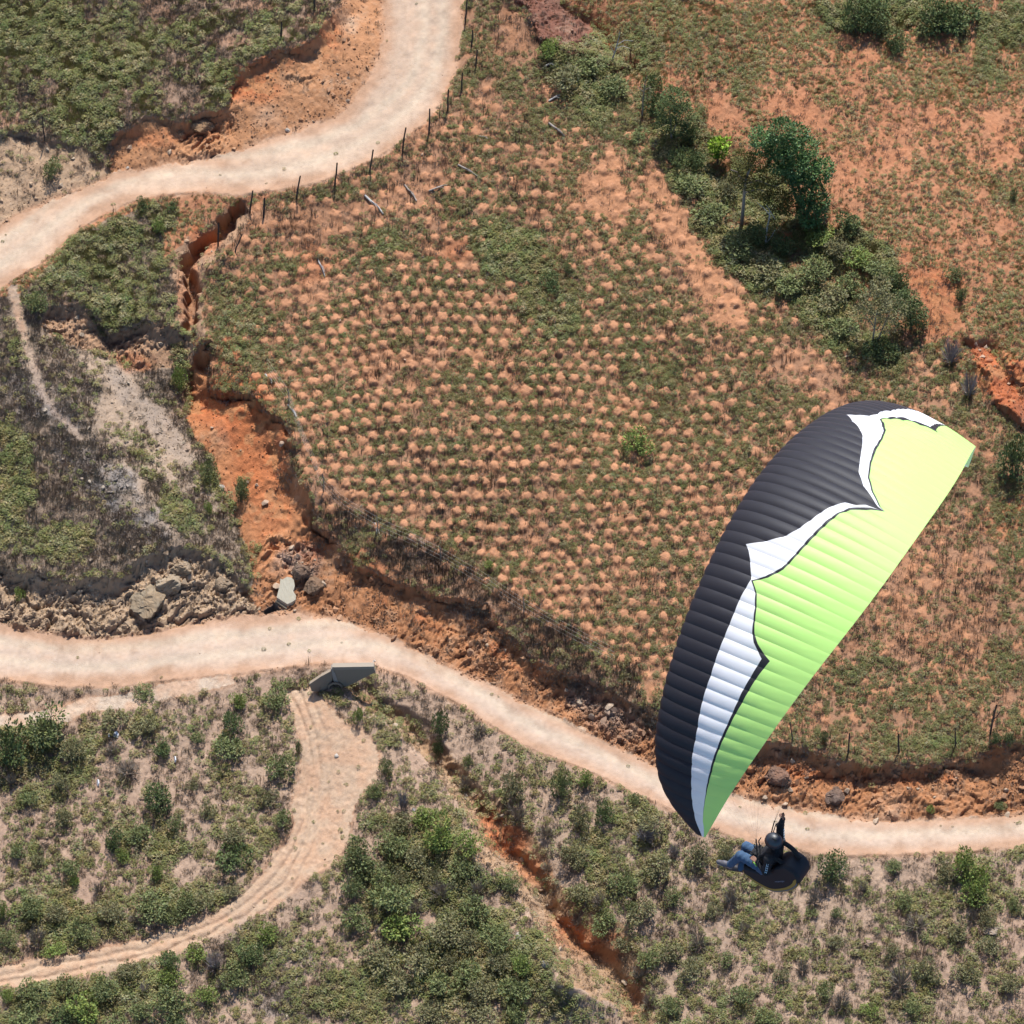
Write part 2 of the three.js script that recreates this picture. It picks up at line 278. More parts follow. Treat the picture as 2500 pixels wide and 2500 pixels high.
for (const b of [[590, 880, 90, 130, 30, 0.6], [820, 1250, 110, 60, 40, 1.0], [960, 1340, 130, 60, 30, 1.0], [1130, 1440, 170, 65, 30, 1.0], [1320, 1560, 220, 85, 32, 1.0], [1130, 1440, 220, 90, 30, 1.0], [940, 1330, 150, 70, 30, 1.0], [1480, 1660, 120, 60, 35, 1.0], [1580, 1740, 90, 50, 30, 0.9], [1050, 1150, 280, 140, 15, 0.62], [1250, 1250, 180, 120, 15, 0.55], [780, 1150, 120, 120, 20, 0.5], [1450, 500, 250, 120, 50, 0.12], [1700, 620, 300, 70, 52, 0.08], [1500, 1100, 150, 200, 0, 0.2], [2300, 880, 60, 50, 0, 0.8]]) blob(dry, ...b);
// the plateau and the patch below the road
for (const b of [[390, 30, 60, 40, 20, 0.2], [580, 100, 80, 22, 0, 0.15], [640, 10, 90, 25, 0, 0.1], [400, 220, 70, 40, -30, 0.4], [470, 250, 60, 40, 0, 0.3], [20, 290, 70, 45, 20, 0.15], [720, 70, 60, 30, 0, 0.4]]) blob(green, ...b);
for (const b of [[90, 90, 160, 110, 30, 1.15], [210, 260, 120, 80, 30, 1.1], [260, 190, 120, 60, 0, 0.95], [300, 580, 70, 50, 0, 1.1], [270, 760, 90, 50, 20, 1.1], [210, 660, 90, 60, 0, 0.9]]) blob(green, ...b);
for (const b of [[40, 210, 80, 40, 0, 0.9], [420, 250, 140, 60, -20, 0.75], [250, 760, 80, 60, 0, 0.7], [345, 760, 50, 40, 0, 0.8]]) blob(dry, ...b);
// the spur: grey scree on the crest, rubble on its right, grass below
for (const b of [[20, 1180, 90, 190, 0, 0.95], [80, 1320, 200, 70, 0, 0.7], [430, 1230, 130, 45, 50, 0.75], [360, 1130, 120, 35, 52, 0.6], [30, 860, 60, 60, 0, 0.55], [440, 900, 30, 60, 0, 0.5], [380, 960, 60, 28, 60, 0.4], [500, 1150, 26, 90, -25, 0.5], [560, 1250, 22, 60, -20, 0.7], [595, 1190, 18, 40, 0, 0.9], [620, 1360, 40, 40, 0, 0.35]]) blob(green, ...b);
for (const b of [[300, 1040, 130, 50, 50, 0.1], [400, 1140, 120, 30, 52, 0.1], [240, 900, 90, 50, 40, 0.2], [150, 1100, 160, 130, 30, 0.85], [250, 1330, 200, 60, 0, 0.9], [330, 1200, 120, 40, 50, 0.25]]) blob(dry, ...b);
for (const b of [[380, 1030, 250, 34, 47, 0.45], [190, 1100, 170, 55, 50, 1], [300, 1220, 130, 70, 50, 1], [350, 1290, 80, 40, 40, 1], [60, 960, 80, 120, 0, 0.7], [130, 1000, 90, 60, 40, 0.8], [210, 940, 70, 40, 50, 0.4], [1480, 1740, 120, 60, 30, 0.6], [740, 1370, 80, 60, 0, 0.6], [1000, 1330, 90, 40, 30, 0.4], [650, 2330, 160, 80, 20, 0.6], [720, 2460, 120, 60, 0, 0.6]]) blob(grey, ...b);
for (const b of [[500, 345, 110, 55, -15, 0.26], [350, 370, 60, 45, 0, 0.2], [740, 190, 60, 50, 0, 0.15], [2440, 930, 100, 120, 0, 0.15], [690, 1360, 70, 70, 0, 0.28], [1130, 1560, 80, 60, 30, 0.24], [1500, 1770, 120, 50, 30, 0.24], [1900, 1900, 110, 40, 0, 0.24]]) blob(rough, ...b);
for (const b of [[365, 1020, 260, 42, 47, 0.06], [300, 880, 70, 30, 20, 0.1], [1240, 2050, 70, 50, 35, 0.02], [1430, 2300, 120, 60, 30, 0.03], [470, 700, 34, 120, 6, 0.05]]) blob(green, ...b);
for (const b of [[365, 1020, 260, 42, 47, 0.1], [300, 880, 70, 30, 20, 0.2]]) blob(dry, ...b);
// below the lower road
for (const b of [[420, 1880, 110, 110, 0, 0.18], [560, 1960, 60, 60, 0, 0.2], [140, 1700, 200, 45, 0, 0.12], [450, 1720, 220, 40, 0, 0.25], [1080, 1760, 110, 50, 40, 0.08], [980, 1850, 60, 80, 0, 0.2], [1330, 2100, 60, 60, 0, 0.2], [2050, 2300, 330, 160, 0, 0.33], [2400, 2200, 150, 140, 0, 0.35], [2130, 2120, 250, 40, 0, 0.15], [1750, 2090, 90, 40, 20, 0.3], [430, 2120, 160, 25, 0, 0.2], [330, 2330, 260, 24, -14, 0.04]]) blob(green, ...b);
for (const b of [[100, 1850, 160, 110, 20, 0.75], [150, 2240, 190, 90, 10, 0.8], [470, 2190, 120, 40, 0, 0.8], [400, 2060, 120, 50, 0, 0.75], [220, 2440, 280, 70, -8, 0.95], [1050, 2120, 220, 170, 20, 0.95], [1180, 2350, 250, 150, 20, 1.0], [860, 2420, 150, 120, 0, 0.75], [600, 2330, 110, 70, 0, 0.6], [1480, 2130, 130, 120, 20, 0.6], [1530, 1960, 70, 60, 30, 0.5], [700, 1668, 60, 18, 10, 0.9], [600, 1650, 50, 12, 0, 0.5], [1000, 1700, 40, 60, -30, 0.4], [2250, 2430, 240, 80, 0, 0.5], [1750, 2440, 240, 80, 0, 0.55]]) blob(green, ...b);
for (const b of [[900, 1700, 90, 40, 40, 0.6], [1000, 1790, 90, 50, 45, 0.55], [1700, 30, 240, 70, 10, 0.85], [1560, 120, 120, 90, 40, 0.9], [1850, 480, 140, 110, 40, 1.0], [1720, 330, 90, 110, 0, 0.9], [2000, 610, 120, 60, 40, 1.0]]) blob(green, ...b);
for (const b of [[600, 2360, 140, 80, 20, 0.8], [760, 2440, 140, 80, 0, 0.8], [1700, 2250, 260, 120, 0, 0.6], [2200, 2300, 260, 140, 0, 0.6], [1330, 2320, 60, 60, 0, 0.3]]) blob(dry, ...b);
// the far slope at the right: brush at the top, thin weeds, orange ground near the valley
for (const b of [[2120, 40, 200, 70, 0, 1.1], [2330, 60, 140, 60, 10, 1.05], [1760, 150, 190, 130, 30, 0.85], [2400, 150, 120, 90, 0, 0.9], [2480, 60, 60, 120, 0, 1.0], [1900, 60, 120, 90, 0, 0.8]]) blob(green, ...b);
for (const b of [[2120, 120, 60, 50, 0, 0.12], [2000, 300, 150, 55, 20, 0.16], [1760, 260, 40, 90, -40, 0.15], [1760, 300, 30, 60, -30, 0.2], [2200, 330, 240, 90, 10, 0.34], [2370, 120, 12, 90, 5, 0.02], [2270, 700, 110, 60, 50, 0.1], [2300, 780, 60, 40, 60, 0.06], [2150, 400, 200, 90, 30, 0.33], [2420, 330, 120, 90, 0, 0.45], [2440, 930, 90, 110, 0, 0.05], [2350, 560, 140, 60, 0, 0.5]]) blob(green, ...b);
for (const b of [[2280, 690, 110, 60, 50, 0.9], [2300, 780, 70, 50, 60, 0.8], [2440, 930, 90, 110, 0, 0.9], [2480, 1250, 80, 90, 0, 0.5], [1110, 610, 50, 45, 0, 0.8], [760, 640, 90, 50, -20, 0.5], [480, 575, 30, 40, 0, 0.9], [590, 1010, 160, 150, 40, 1], [640, 1200, 90, 150, -10, 0.9], [780, 1330, 70, 50, 40, 1], [900, 1380, 90, 40, 30, 0.8], [560, 880, 60, 60, 0, 0.7], [620, 200, 90, 60, 0, 0.8], [450, 320, 150, 40, -10, 0.5], [800, 90, 60, 90, 0, 0.6], [330, 330, 60, 30, 0, 0.6], [700, 140, 80, 30, -20, 0.7], [1230, 2045, 75, 60, 35, 1], [1430, 2290, 120, 60, 30, 1], [1540, 2440, 34, 60, 0, 0.8], [1170, 1950, 24, 30, 0, 0.6], [460, 700, 30, 110, 6, 0.8], [510, 590, 50, 26, -50, 0.8], [340, 885, 60, 30, 10, 1], [1480, 90, 60, 25, 50, 0.9], [2440, 900, 60, 70, 40, 0.8], [2450, 1830, 70, 30, 0, 0.8], [2080, 1880, 80, 22, 0, 0.5], [900, 1710, 40, 40, 0, 0.3]]) blob(warm, ...b);
for (const b of [[1000, 1500, 120, 26, 25, 0.8], [1260, 1610, 100, 22, 32, 0.7], [2000, 1890, 160, 22, 8, 0.7], [2250, 1900, 120, 26, 0, 0.6], [1200, 2000, 60, 40, 30, 0.8], [1300, 2120, 60, 40, 50, 0.7]]) blob(warm, ...b);
function blur(f, n) { const g = raster(); for (let q = 0; q < n; q++) { for (let j = 1; j < M - 1; j++) for (let i = 1; i < M - 1; i++) { const k = j * M + i; g[k] = (f[k] * 2 + f[k - 1] + f[k + 1] + f[k - M] + f[k + M]) / 6; } f.set(g); } }
const roadness = raster(); for (let k = 0; k < M * M; k++) { const q = regAt(M0 + ((k % M) + 0.5) * MC, M0 + (((k / M) | 0) + 0.5) * MC); roadness[k] = q === REG.roadUp || q === REG.roadLow ? 1 : q === REG.track || q === REG.path ? 0.8 : 0; }
blur(roadness, 9); blur(green, 3); blur(dry, 3); blur(rough, 2); blur(warm, 2); blur(grey, 2);

// ------------------------------------------------------------------ the ground: one height field, cut into hill, banks, roads and paths
const STEP = 0.067, S0 = -30, T0 = -33, NX = 896, NT = 1022;
const gd = new Float32Array(NX * NT), gu = new Float32Array(NX * NT), gv = new Float32Array(NX * NT), gm = new Float32Array(NX * NT);
// planting mounds of the field
const mounds = [];
{
  const r = rng(11);
  for (let j = 0; j < 62; j++) for (let i = 0; i < 64; i++) {
    let u = 380 + 37.5 * i + (j % 2) * 18 + (r() - 0.5) * 10, v = 250 + 33.5 * j + (r() - 0.5) * 9;
    u += 26 * vnoise(u * 0.004, v * 0.004, 41); v += 40 * vnoise(u * 0.003, v * 0.003, 42) - 0.05 * (u - 1100);
    const k = r(), reg = regAt(u, v);
    if (reg !== REG.field) continue;
    const core = clamp(1.15 - Math.hypot((u - 1150) / 900, (v - 1050) / 700) * 0.55, 0.3, 1);
    const edge = Math.min(regAt(u + 20, v) === REG.field ? 1 : 0.3, regAt(u, v + 24) === REG.field ? 1 : 0.3);
    if (k > 0.9 || r() > core * 1.5) continue;
    mounds.push([u, v, (0.13 + 0.12 * r()) * core * edge, 0.235 + 0.08 * r()]);
  }
}
const toPlane = (u, v) => { let st = planeOf(u, v, 0); for (let q = 0; q < 4; q++) st = planeOf(u, v, sample(H, u, v)); return st; };
const moundH = new Float32Array(NX * NT);
for (const [u, v, h, rad] of mounds) {
  const [s, t] = toPlane(u, v), ci = (s - S0) / STEP, cj = (t - T0) / STEP, q = Math.ceil(rad * 1.5 / STEP), sd = Math.floor(u * 7 + v);
  for (let j = Math.max(0, Math.floor(cj - q)); j <= Math.min(NT - 1, cj + q); j++) for (let i = Math.max(0, Math.floor(ci - q)); i <= Math.min(NX - 1, ci + q); i++) {
    const x = (i - ci) * STEP, y = (j - cj) * STEP * 0.95, rr = Math.hypot(x, y) / rad + 0.22 * vnoise(x * 9, y * 9, sd);
    if (rr < 1.25) { const k = j * NX + i, m = sstep(1.25, 0.35, rr), hh = h * m; if (hh > moundH[k]) { moundH[k] = hh; gm[k] = Math.max(gm[k], m * clamp(h / 0.16, 0, 1)); } }
  }
}
const ridged = (x, y, s, o) => { let v = 0, a = 0.6; for (let i = 0; i < o; i++) { v += a * (1 - 2 * Math.abs(vnoise(x, y, s + i * 13))); x *= 2.1; y *= 2.1; a *= 0.5; } return v; };
function blocks(x, y, seed) {                                // broken rock: every cell a tilted facet of its own
  const xi = Math.floor(x), yi = Math.floor(y); let best = 9, h = 0, second = 9;
  for (let b = -1; b <= 1; b++) for (let a = -1; a <= 1; a++) {
    const cx = xi + a, cy = yi + b, dx = cx + hash2(cx, cy, seed) - x, dy = cy + hash2(cx, cy, seed + 1) - y, d = dx * dx + dy * dy;
    if (d < best) { second = best; best = d; h = hash2(cx, cy, seed + 2) - 0.5 + dx * (hash2(cx, cy, seed + 3) - 0.5) * 1.6 + dy * (hash2(cx, cy, seed + 4) - 0.2) * 1.4; } else if (d < second) second = d;
  }
  return h - 0.35 * sstep(0.12, 0, Math.sqrt(second) - Math.sqrt(best));
}
for (let j = 0; j < NT; j++) for (let i = 0; i < NX; i++) {
  const k = j * NX + i, s = S0 + i * STEP, t = T0 + j * STEP;
  let d = 0, u = 0, v = 0;
  for (let q = 0; q < 7; q++) { [u, v] = pxOf(s, t, d); const nd = sample(H, u, v); d = q < 2 ? nd : 0.35 * d + 0.65 * nd; }
  gu[k] = u; gv[k] = v;
  const rf = sample(rough, u, v), reg0 = regAt(u, v);
  let e = rf * 0.9 * fbm(s * 1.1, t * 1.1, 101, 3);
  const regW = regWarped(u, v);
  if (banks[regW]) { const dr = nearest(P[banks[regW][0]], u, v)[0]; e -= (regW === REG.scarp ? 0.75 : regW === REG.bankLeft || regW === REG.bankR || regW === REG.bankLL ? 0.24 : 0.4) * Math.exp(-dr / 38) * clamp(0.75 + 0.8 * vnoise(u * 0.018, v * 0.018, 91) + 0.5 * vnoise(u * 0.07, v * 0.07, 92), 0.05, 1.5); }
  if (rf > 0.07) {                                          // broken rock and clods on the cut banks, in tilted beds
    const w = sstep(0.07, 0.14, rf), wx = s + 0.4 * vnoise(s * 1.3, t * 1.3, 7), wy = t + 0.4 * vnoise(s * 1.3, t * 1.3, 8);
    const bx = wx * 0.82 + wy * 0.57, by = -wx * 0.57 + wy * 0.82;
    const rocky = w * sstep(-0.25, 0.2, fbm(s * 0.45, t * 0.45, 215, 3) + 0.5 * (rf - 0.12) / 0.1);
    e += w * rf * 0.35 * ridged(bx * 0.5, by * 1.1, 201, 2) + rocky * rf * (0.8 * blocks(bx * 1.6, by * 2.1, 231) + 0.6 * blocks(bx * 4.2, by * 5.2, 241));
  }
  e += (reg0 === REG.roadUp || reg0 === REG.roadLow ? 0.006 : 0.06) * (0.4 * vnoise(s * 4, t * 4, 301) + 0.35 * vnoise(s * 8.5, t * 8.5, 302) + 0.4 * (hash2(i, j, 5) - 0.5));
  if (reg0 === REG.roadUp || reg0 === REG.roadLow) { const l = nearest(reg0 === REG.roadUp ? P.roadUpBot : P.roadLowBot, u, v)[0] + 7 * vnoise(u * 0.012, v * 0.012, 96); e -= 0.045 * (Math.exp(-(((l - 50) / 11) ** 2)) + Math.exp(-(((l - 88) / 11) ** 2)) + 0.6 * Math.exp(-(((l - 118) / 8) ** 2))) - 0.03 * vnoise(s * 2.2, t * 2.2, 97) - 0.05 * sstep(14, 2, l); }
  if (reg0 === REG.head || reg0 === REG.gully || reg0 === REG.field || reg0 === REG.vegpatch || reg0 === REG.low) {   // channels cut by the rain
    const mu = u + 14 * vnoise(v * 0.03, 3, 98) + 6 * vnoise(v * 0.11, 5, 98);
    if (u > 380 && u < 640 && v > 480 && v < 880) e -= 1.0 * sstep(19, 9, nearest(HEAD, mu, v)[0] + 5 * vnoise(u * 0.06, v * 0.06, 99));
    else if (v > 1640) e -= (0.1 + 0.18 * clamp(1 + 1.5 * vnoise(u * 0.012, v * 0.012, 89), 0, 2)) * sstep(34, 10, nearest(GULLY, mu + 8 + 22 * vnoise(v * 0.013, 9, 88), v)[0] + 18 * vnoise(u * 0.03, v * 0.03, 99));
  }
  if (reg0 === REG.track) { e -= 0.03 * (hash2(i, j, 5) - 0.5); const l = nearest(TRACK_LINE, u, v)[0] + 5 * vnoise(u * 0.02, v * 0.02, 95); e -= 0.09 * (Math.exp(-(((l - 10) / 5) ** 2)) + 0.7 * Math.exp(-(((l - 34) / 5) ** 2))); }
  gd[k] = d + e + moundH[k];
}
function heightAt(s, t) {
  const x = clamp((s - S0) / STEP, 0, NX - 1.001), y = clamp((t - T0) / STEP, 0, NT - 1.001), i = x | 0, j = y | 0, a = x - i, b = y - j, k = j * NX + i;
  return gd[k] * (1 - a) * (1 - b) + gd[k + 1] * a * (1 - b) + gd[k + NX] * (1 - a) * b + gd[k + NX + 1] * a * b;
}
const onPlane = (s, t, up = 0) => world(s, t, heightAt(s, t)).add(V(0, up, 0));
function groundST(u, v) { let st = toPlane(u, v); for (let q = 0; q < 8; q++) { const h = heightAt(st[0], st[1]); const n = planeOf(u, v, h); st = [0.4 * st[0] + 0.6 * n[0], 0.4 * st[1] + 0.6 * n[1]]; } return st; }
const ground = (u, v, up = 0) => { const [s, t] = groundST(u, v); return onPlane(s, t, up); };
// the point at (u, v) on the upright plane that faces the viewer through the base point
function upright(u, v, b) { const a = (u - 1250) / F, c = (1250 - v) / F, rz = c * CU.z - CB.z, ry = c * CU.y - CB.y, k = (b.z - CAM.z) / rz; return V(a * k, CAM.y + ry * k, b.z); }

const C = {
  hill: tone('#d4946a'), hillB: tone('#c8845a'), plateau: tone('#c89f80'), field: tone('#d5966a'), fieldLow: tone('#ab7a56'), low: tone('#d8b698'), lowB: tone('#c7a388'), spur: tone('#c6aa8e'), scree: tone('#9f968e'),
  vegpatch: tone('#b99a7c'), road: tone('#d9bb9f'), roadEdge: tone('#cfa07c'), roadLow: tone('#d8bda5'), track: tone('#dfbd9c'), path: tone('#e3c9ae'), orange: tone('#dc7a42'), orangeB: tone('#cf8a55'), pink: tone('#dc9e74'),
  bankUp: tone('#d89a6a'), bankLeft: tone('#d6b18c'), bankMid: tone('#cd8c5c'), bankLL: tone('#d4b28e'), scarp: tone('#da9360'), bankVP: tone('#cfa27c'), bankTR: tone('#94604a'), bankR: tone('#b9693f'), gully: tone('#cda47c'), head: tone('#cfa27c'), litter: tone('#97826f'), rock: tone('#b09a80'), pale: tone('#e4d0b4'), dark: tone('#8a644c'),
};
const soilOf = []; for (const k in REG) soilOf[REG[k]] = C[k] || C.hill;
soilOf[REG.roadUp] = C.road; soilOf[REG.roadLow] = C.roadLow; soilOf[REG.pathSpur] = tone('#cfb195'); soilOf[REG.pit] = C.dark;
const mix = (c, d, t) => { c[0] += (d[0] - c[0]) * t; c[1] += (d[1] - c[1]) * t; c[2] += (d[2] - c[2]) * t; };
function soil(u, v, s, t, r, m, c) {
  const b = soilOf[r]; c[0] = b[0]; c[1] = b[1]; c[2] = b[2];
  const n1 = fbm(s * 0.35, t * 0.35, 401, 3), n2 = fbm(s * 1.7, t * 1.7, 411, 3), n3 = vnoise(s * 7, t * 7, 421);
  const w = sample(warm, u, v), g = sample(grey, u, v), dr = sample(dry, u, v);
  if (r === REG.field) { mix(c, C.fieldLow, clamp(0.5 - m * 0.8 + 0.35 * n2, 0, 0.6) * clamp(dr + sample(green, u, v), 0, 1)); if (m > 0.5) mix(c, C.pink, 0.4); mix(c, C.litter, clamp(dr * 0.7 - m * 0.7 + 0.3 * n2 - 0.1, 0, 0.55)); }
  else if (r === REG.hill) { mix(c, C.hillB, clamp(0.4 + n2, 0, 0.8)); }
  else if (r === REG.roadUp || r === REG.roadLow) {
    const up = r === REG.roadUp, d = Math.min(nearest(up ? P.roadUpTop : P.roadLowTop, u, v)[0], nearest(up ? P.roadUpBot : P.roadLowBot, u, v)[0]);
    mix(c, C.roadEdge, sstep(40, 2, d + 22 * n1 + 14 * n2) * 0.8);
    const l = nearest(up ? P.roadUpBot : P.roadLowBot, u, v)[0];
    const rut = Math.exp(-(((l - 52 - 6 * n1) / 13) ** 2)) + Math.exp(-(((l - 98 - 8 * n1) / 13) ** 2));   // packed wheel tracks of paler dust
    mix(c, C.pale, clamp(rut * (0.5 + 0.35 * n2), 0, 0.75)); mix(c, C.roadEdge, clamp(n2 * 0.5 - 0.05, 0, 0.4));
  } else if (r === REG.spur) { mix(c, C.litter, clamp(dr * 0.9 + 0.3 * n2 - 0.25, 0, 0.75)); }
  else if (r === REG.low) { mix(c, C.lowB, clamp(0.35 + n1 + 0.5 * n2, 0, 0.8)); mix(c, C.litter, clamp(dr * 0.55 + 0.4 * n2 - 0.1, 0, 0.55)); }
  else if (r === REG.plateau || r === REG.vegpatch) { mix(c, C.litter, clamp(dr * 0.8 + 0.3 * n2 - 0.1, 0, 0.7)); mix(c, C.pink, clamp(0.5 - sample(green, u, v), 0, 0.6)); }
  else if (r >= REG.bankUp) { mix(c, C.rock, clamp(0.55 * n2 + 0.25 * n3, 0, 0.6)); mix(c, C.pale, clamp(0.9 * n1 - 0.28, 0, 0.35)); mix(c, C.dark, clamp(0.6 * fbm(s * 2.7, t * 2.7, 433, 2) - 0.12, 0, 0.4)); }
  else mix(c, C.roadEdge, clamp(0.3 + n2, 0, 0.6));
  if (w > 0.02 && r !== REG.roadUp && r !== REG.roadLow) { const q = clamp(w * (0.75 + 0.7 * n1 + 0.4 * n2), 0, 1); mix(c, n2 > 0.15 ? C.orangeB : C.orange, q * 0.85); }
  if (r !== REG.roadUp && r !== REG.roadLow && r !== REG.track && r !== REG.path) { const q = sample(roadness, u, v); if (q > 0.02) mix(c, C.roadEdge, clamp(q * 2.2 + 0.5 * n1 + 0.3 * n2 - 0.1, 0, 0.85)); }
  if (g > 0.02) mix(c, C.scree, clamp(g * (0.6 + 0.7 * n2), 0, 0.85));
  const f = 1 + 0.16 * n1 + 0.16 * n2 + 0.1 * n3 + 0.14 * (hash2(Math.round(s * 20), Math.round(t * 20), 3) - 0.5) * (r === REG.roadUp || r === REG.roadLow ? 0.35 : 1);
  c[0] *= f; c[1] *= f; c[2] *= f;
}
// fine grain for all bare ground
function grainTexture(size, seed, freq) {
  const d = new Uint8Array(size * size * 4);
  for (let j = 0; j < size; j++) for (let i = 0; i < size; i++) {
    let v = 0, a = 0.5, f = freq;
    for (let o = 0; o < 3; o++) {                            // periodic value noise
      const x = i / size * f, y = j / size * f, xi = Math.floor(x), yi = Math.floor(y), fx = x - xi, fy = y - yi, w = (p, q) => hash2(p % f, q % f, seed + o);
      v += a * lerp(lerp(w(xi, yi), w(xi + 1, yi), fx), lerp(w(xi, yi + 1), w(xi + 1, yi + 1), fx), fy); a *= 0.5; f *= 2;
    }
    const q = clamp(v / 0.875 * 255, 0, 255), k = (j * size + i) * 4; d[k] = d[k + 1] = d[k + 2] = q; d[k + 3] = 255;
  }
  const t = new THREE.DataTexture(d, size, size); t.wrapS = t.wrapT = THREE.RepeatWrapping; t.magFilter = THREE.LinearFilter; t.minFilter = THREE.LinearMipmapLinearFilter; t.generateMipmaps = true; t.needsUpdate = true; return t;
}
const grain = grainTexture(256, 77, 32);
const groundMat = new THREE.MeshStandardMaterial({ vertexColors: true, roughness: 1, metalness: 0, bumpMap: grain, bumpScale: 0.02 });
{
  const col = new Float32Array(NX * NT * 3), c = [0, 0, 0], regV = new Uint8Array(NX * NT);
  for (let k = 0; k < NX * NT; k++) {
    const i = k % NX, j = (k / NX) | 0, s = S0 + i * STEP, t = T0 + j * STEP, r = regWarped(gu[k], gv[k]); regV[k] = r;
    soil(gu[k], gv[k], s, t, r, gm[k], c); col[k * 3] = c[0]; col[k * 3 + 1] = c[1]; col[k * 3 + 2] = c[2];
  }
  const nor = new Float32Array(NX * NT * 3), a = V(0, 0, 0);
  for (let j = 0; j < NT; j++) for (let i = 0; i < NX; i++) {
    const k = j * NX + i, l = gd[j * NX + Math.max(0, i - 1)], r = gd[j * NX + Math.min(NX - 1, i + 1)], b = gd[Math.max(0, j - 1) * NX + i], f = gd[Math.min(NT - 1, j + 1) * NX + i];
    const ds = (r - l) / (2 * STEP), dt = (f - b) / (2 * STEP);
    a.set(-ds, N.y - dt * T.y, N.z - dt * T.z).normalize(); nor[k * 3] = a.x; nor[k * 3 + 1] = a.y; nor[k * 3 + 2] = a.z;
  }
  const PIECES = [
    ['hillside', [REG.hill], 'weedy orange hillside beyond the tree-filled hollow, at the upper right', 'hillside'],
    ['plateau', [REG.plateau], 'green weedy plateau above the cut bank of the upper road', 'hillside'],
    ['field', [REG.field], 'sloping field of small soil mounds between the two dirt roads', 'field'],
    ['scrubland', [REG.low], 'dry scrubby slope below the lower dirt road', 'hillside'],
    ['rocky_spur', [REG.spur], 'rocky grey and brown spur between the two roads at the left', 'hillside'],
    ['grassy_bank', [REG.vegpatch], 'overgrown bank just below the upper dirt road at the left', 'bank'],
    ['dirt_road', [REG.roadUp], 'pale dirt road curving up the top left, lined by wooden posts', 'dirt road'],
    ['dirt_road', [REG.roadLow], 'pale dirt road crossing the whole view below the field of mounds', 'dirt road'],
    ['dirt_track', [REG.track], 'sandy track curving down from the lower road to the left edge', 'track'],
    ['footpath', [REG.path], 'narrow pale footpath running left just below the lower road', 'footpath'],
    ['footpath', [REG.pathSpur], 'thin worn footpath running down the crest of the rocky spur', 'footpath'],
    ['earth_bank', [REG.bankUp], 'tall orange and tan cut bank above the upper dirt road', 'earth bank'],
    ['earth_bank', [REG.bankLeft], 'eroded tan bank above the upper road at the left edge', 'earth bank'],
    ['earth_bank', [REG.bankMid], 'brown rubbly cut bank between the field of mounds and the lower road', 'earth bank'],
    ['earth_bank', [REG.bankLL], 'grey brown rocky cut bank under the spur, beside the lower road', 'earth bank'],
    ['landslip', [REG.scarp], 'bright orange landslip scar left of the field of mounds', 'landslip'],
    ['earth_bank', [REG.bankVP], 'crumbling tan bank under the overgrown patch at the left', 'earth bank'],
    ['earth_bank', [REG.bankTR], 'dark reddish bank at the top centre, right of the upper road', 'earth bank'],
    ['earth_bank', [REG.bankR], 'red eroded bank at the right edge above the wing', 'earth bank'],
    ['gully', [REG.gully], 'orange eroded gully running down from the lower road to the bottom edge', 'gully'],
    ['gully', [REG.head], 'narrow eroded gully below the upper road, leading down to the landslip', 'gully'],
  ];
  const pieceOf = new Uint8Array(NW).fill(255); PIECES.forEach((p, q) => p[1].forEach((r) => { pieceOf[r] = q; }));
  const counts = new Uint32Array(PIECES.length);
  const cell = new Uint8Array(NX * NT).fill(255);
  for (let j = 0; j < NT - 1; j++) for (let i = 0; i < NX - 1; i++) {
    const k = j * NX + i; let r = regV[k];
    if (r === REG.pit) { if (regV[k + 1] === REG.pit && regV[k + NX] === REG.pit && regV[k + NX + 1] === REG.pit) continue; r = REG.bankMid; }
    cell[k] = pieceOf[r]; counts[cell[k]]++;
  }
  const map = new Int32Array(NX * NT);
  PIECES.forEach(([name, , label, category], q) => {
    map.fill(-1); const idx = new Uint32Array(counts[q] * 6); let n = 0, w = 0; const list = [];
    const vi = (k) => { if (map[k] < 0) { map[k] = n++; list.push(k); } return map[k]; };
    for (let j = 0; j < NT - 1; j++) for (let i = 0; i < NX - 1; i++) { const k = j * NX + i; if (cell[k] !== q) continue; const a0 = vi(k), b0 = vi(k + 1), c0 = vi(k + NX), d0 = vi(k + NX + 1); idx[w++] = a0; idx[w++] = b0; idx[w++] = d0; idx[w++] = a0; idx[w++] = d0; idx[w++] = c0; }
    const pos = new Float32Array(n * 3), no = new Float32Array(n * 3), co = new Float32Array(n * 3), uv = new Float32Array(n * 2), p = V(0, 0, 0);
    list.forEach((k, m) => { const s = S0 + (k % NX) * STEP, t = T0 + ((k / NX) | 0) * STEP; p.copy(world(s, t, gd[k])); pos[m * 3] = p.x; pos[m * 3 + 1] = p.y; pos[m * 3 + 2] = p.z; for (let e = 0; e < 3; e++) { no[m * 3 + e] = nor[k * 3 + e]; co[m * 3 + e] = col[k * 3 + e]; } uv[m * 2] = s / 1.3; uv[m * 2 + 1] = t / 1.3; });
    const g = new THREE.BufferGeometry();
    g.setAttribute('position', new THREE.BufferAttribute(pos, 3)); g.setAttribute('normal', new THREE.BufferAttribute(no, 3)); g.setAttribute('color', new THREE.BufferAttribute(co, 3)); g.setAttribute('uv', new THREE.BufferAttribute(uv, 2)); g.setIndex(new THREE.BufferAttribute(idx, 1));
    tag(addMesh(name, g, groundMat, scene), label, category, null, 'structure');
  });
  // the hill goes on far beyond the view
  const far = [], fi = [], fc = [], fu = [], Q = 110, span = 420;
  const s1 = S0 + (NX - 1) * STEP, t1 = T0 + (NT - 1) * STEP;
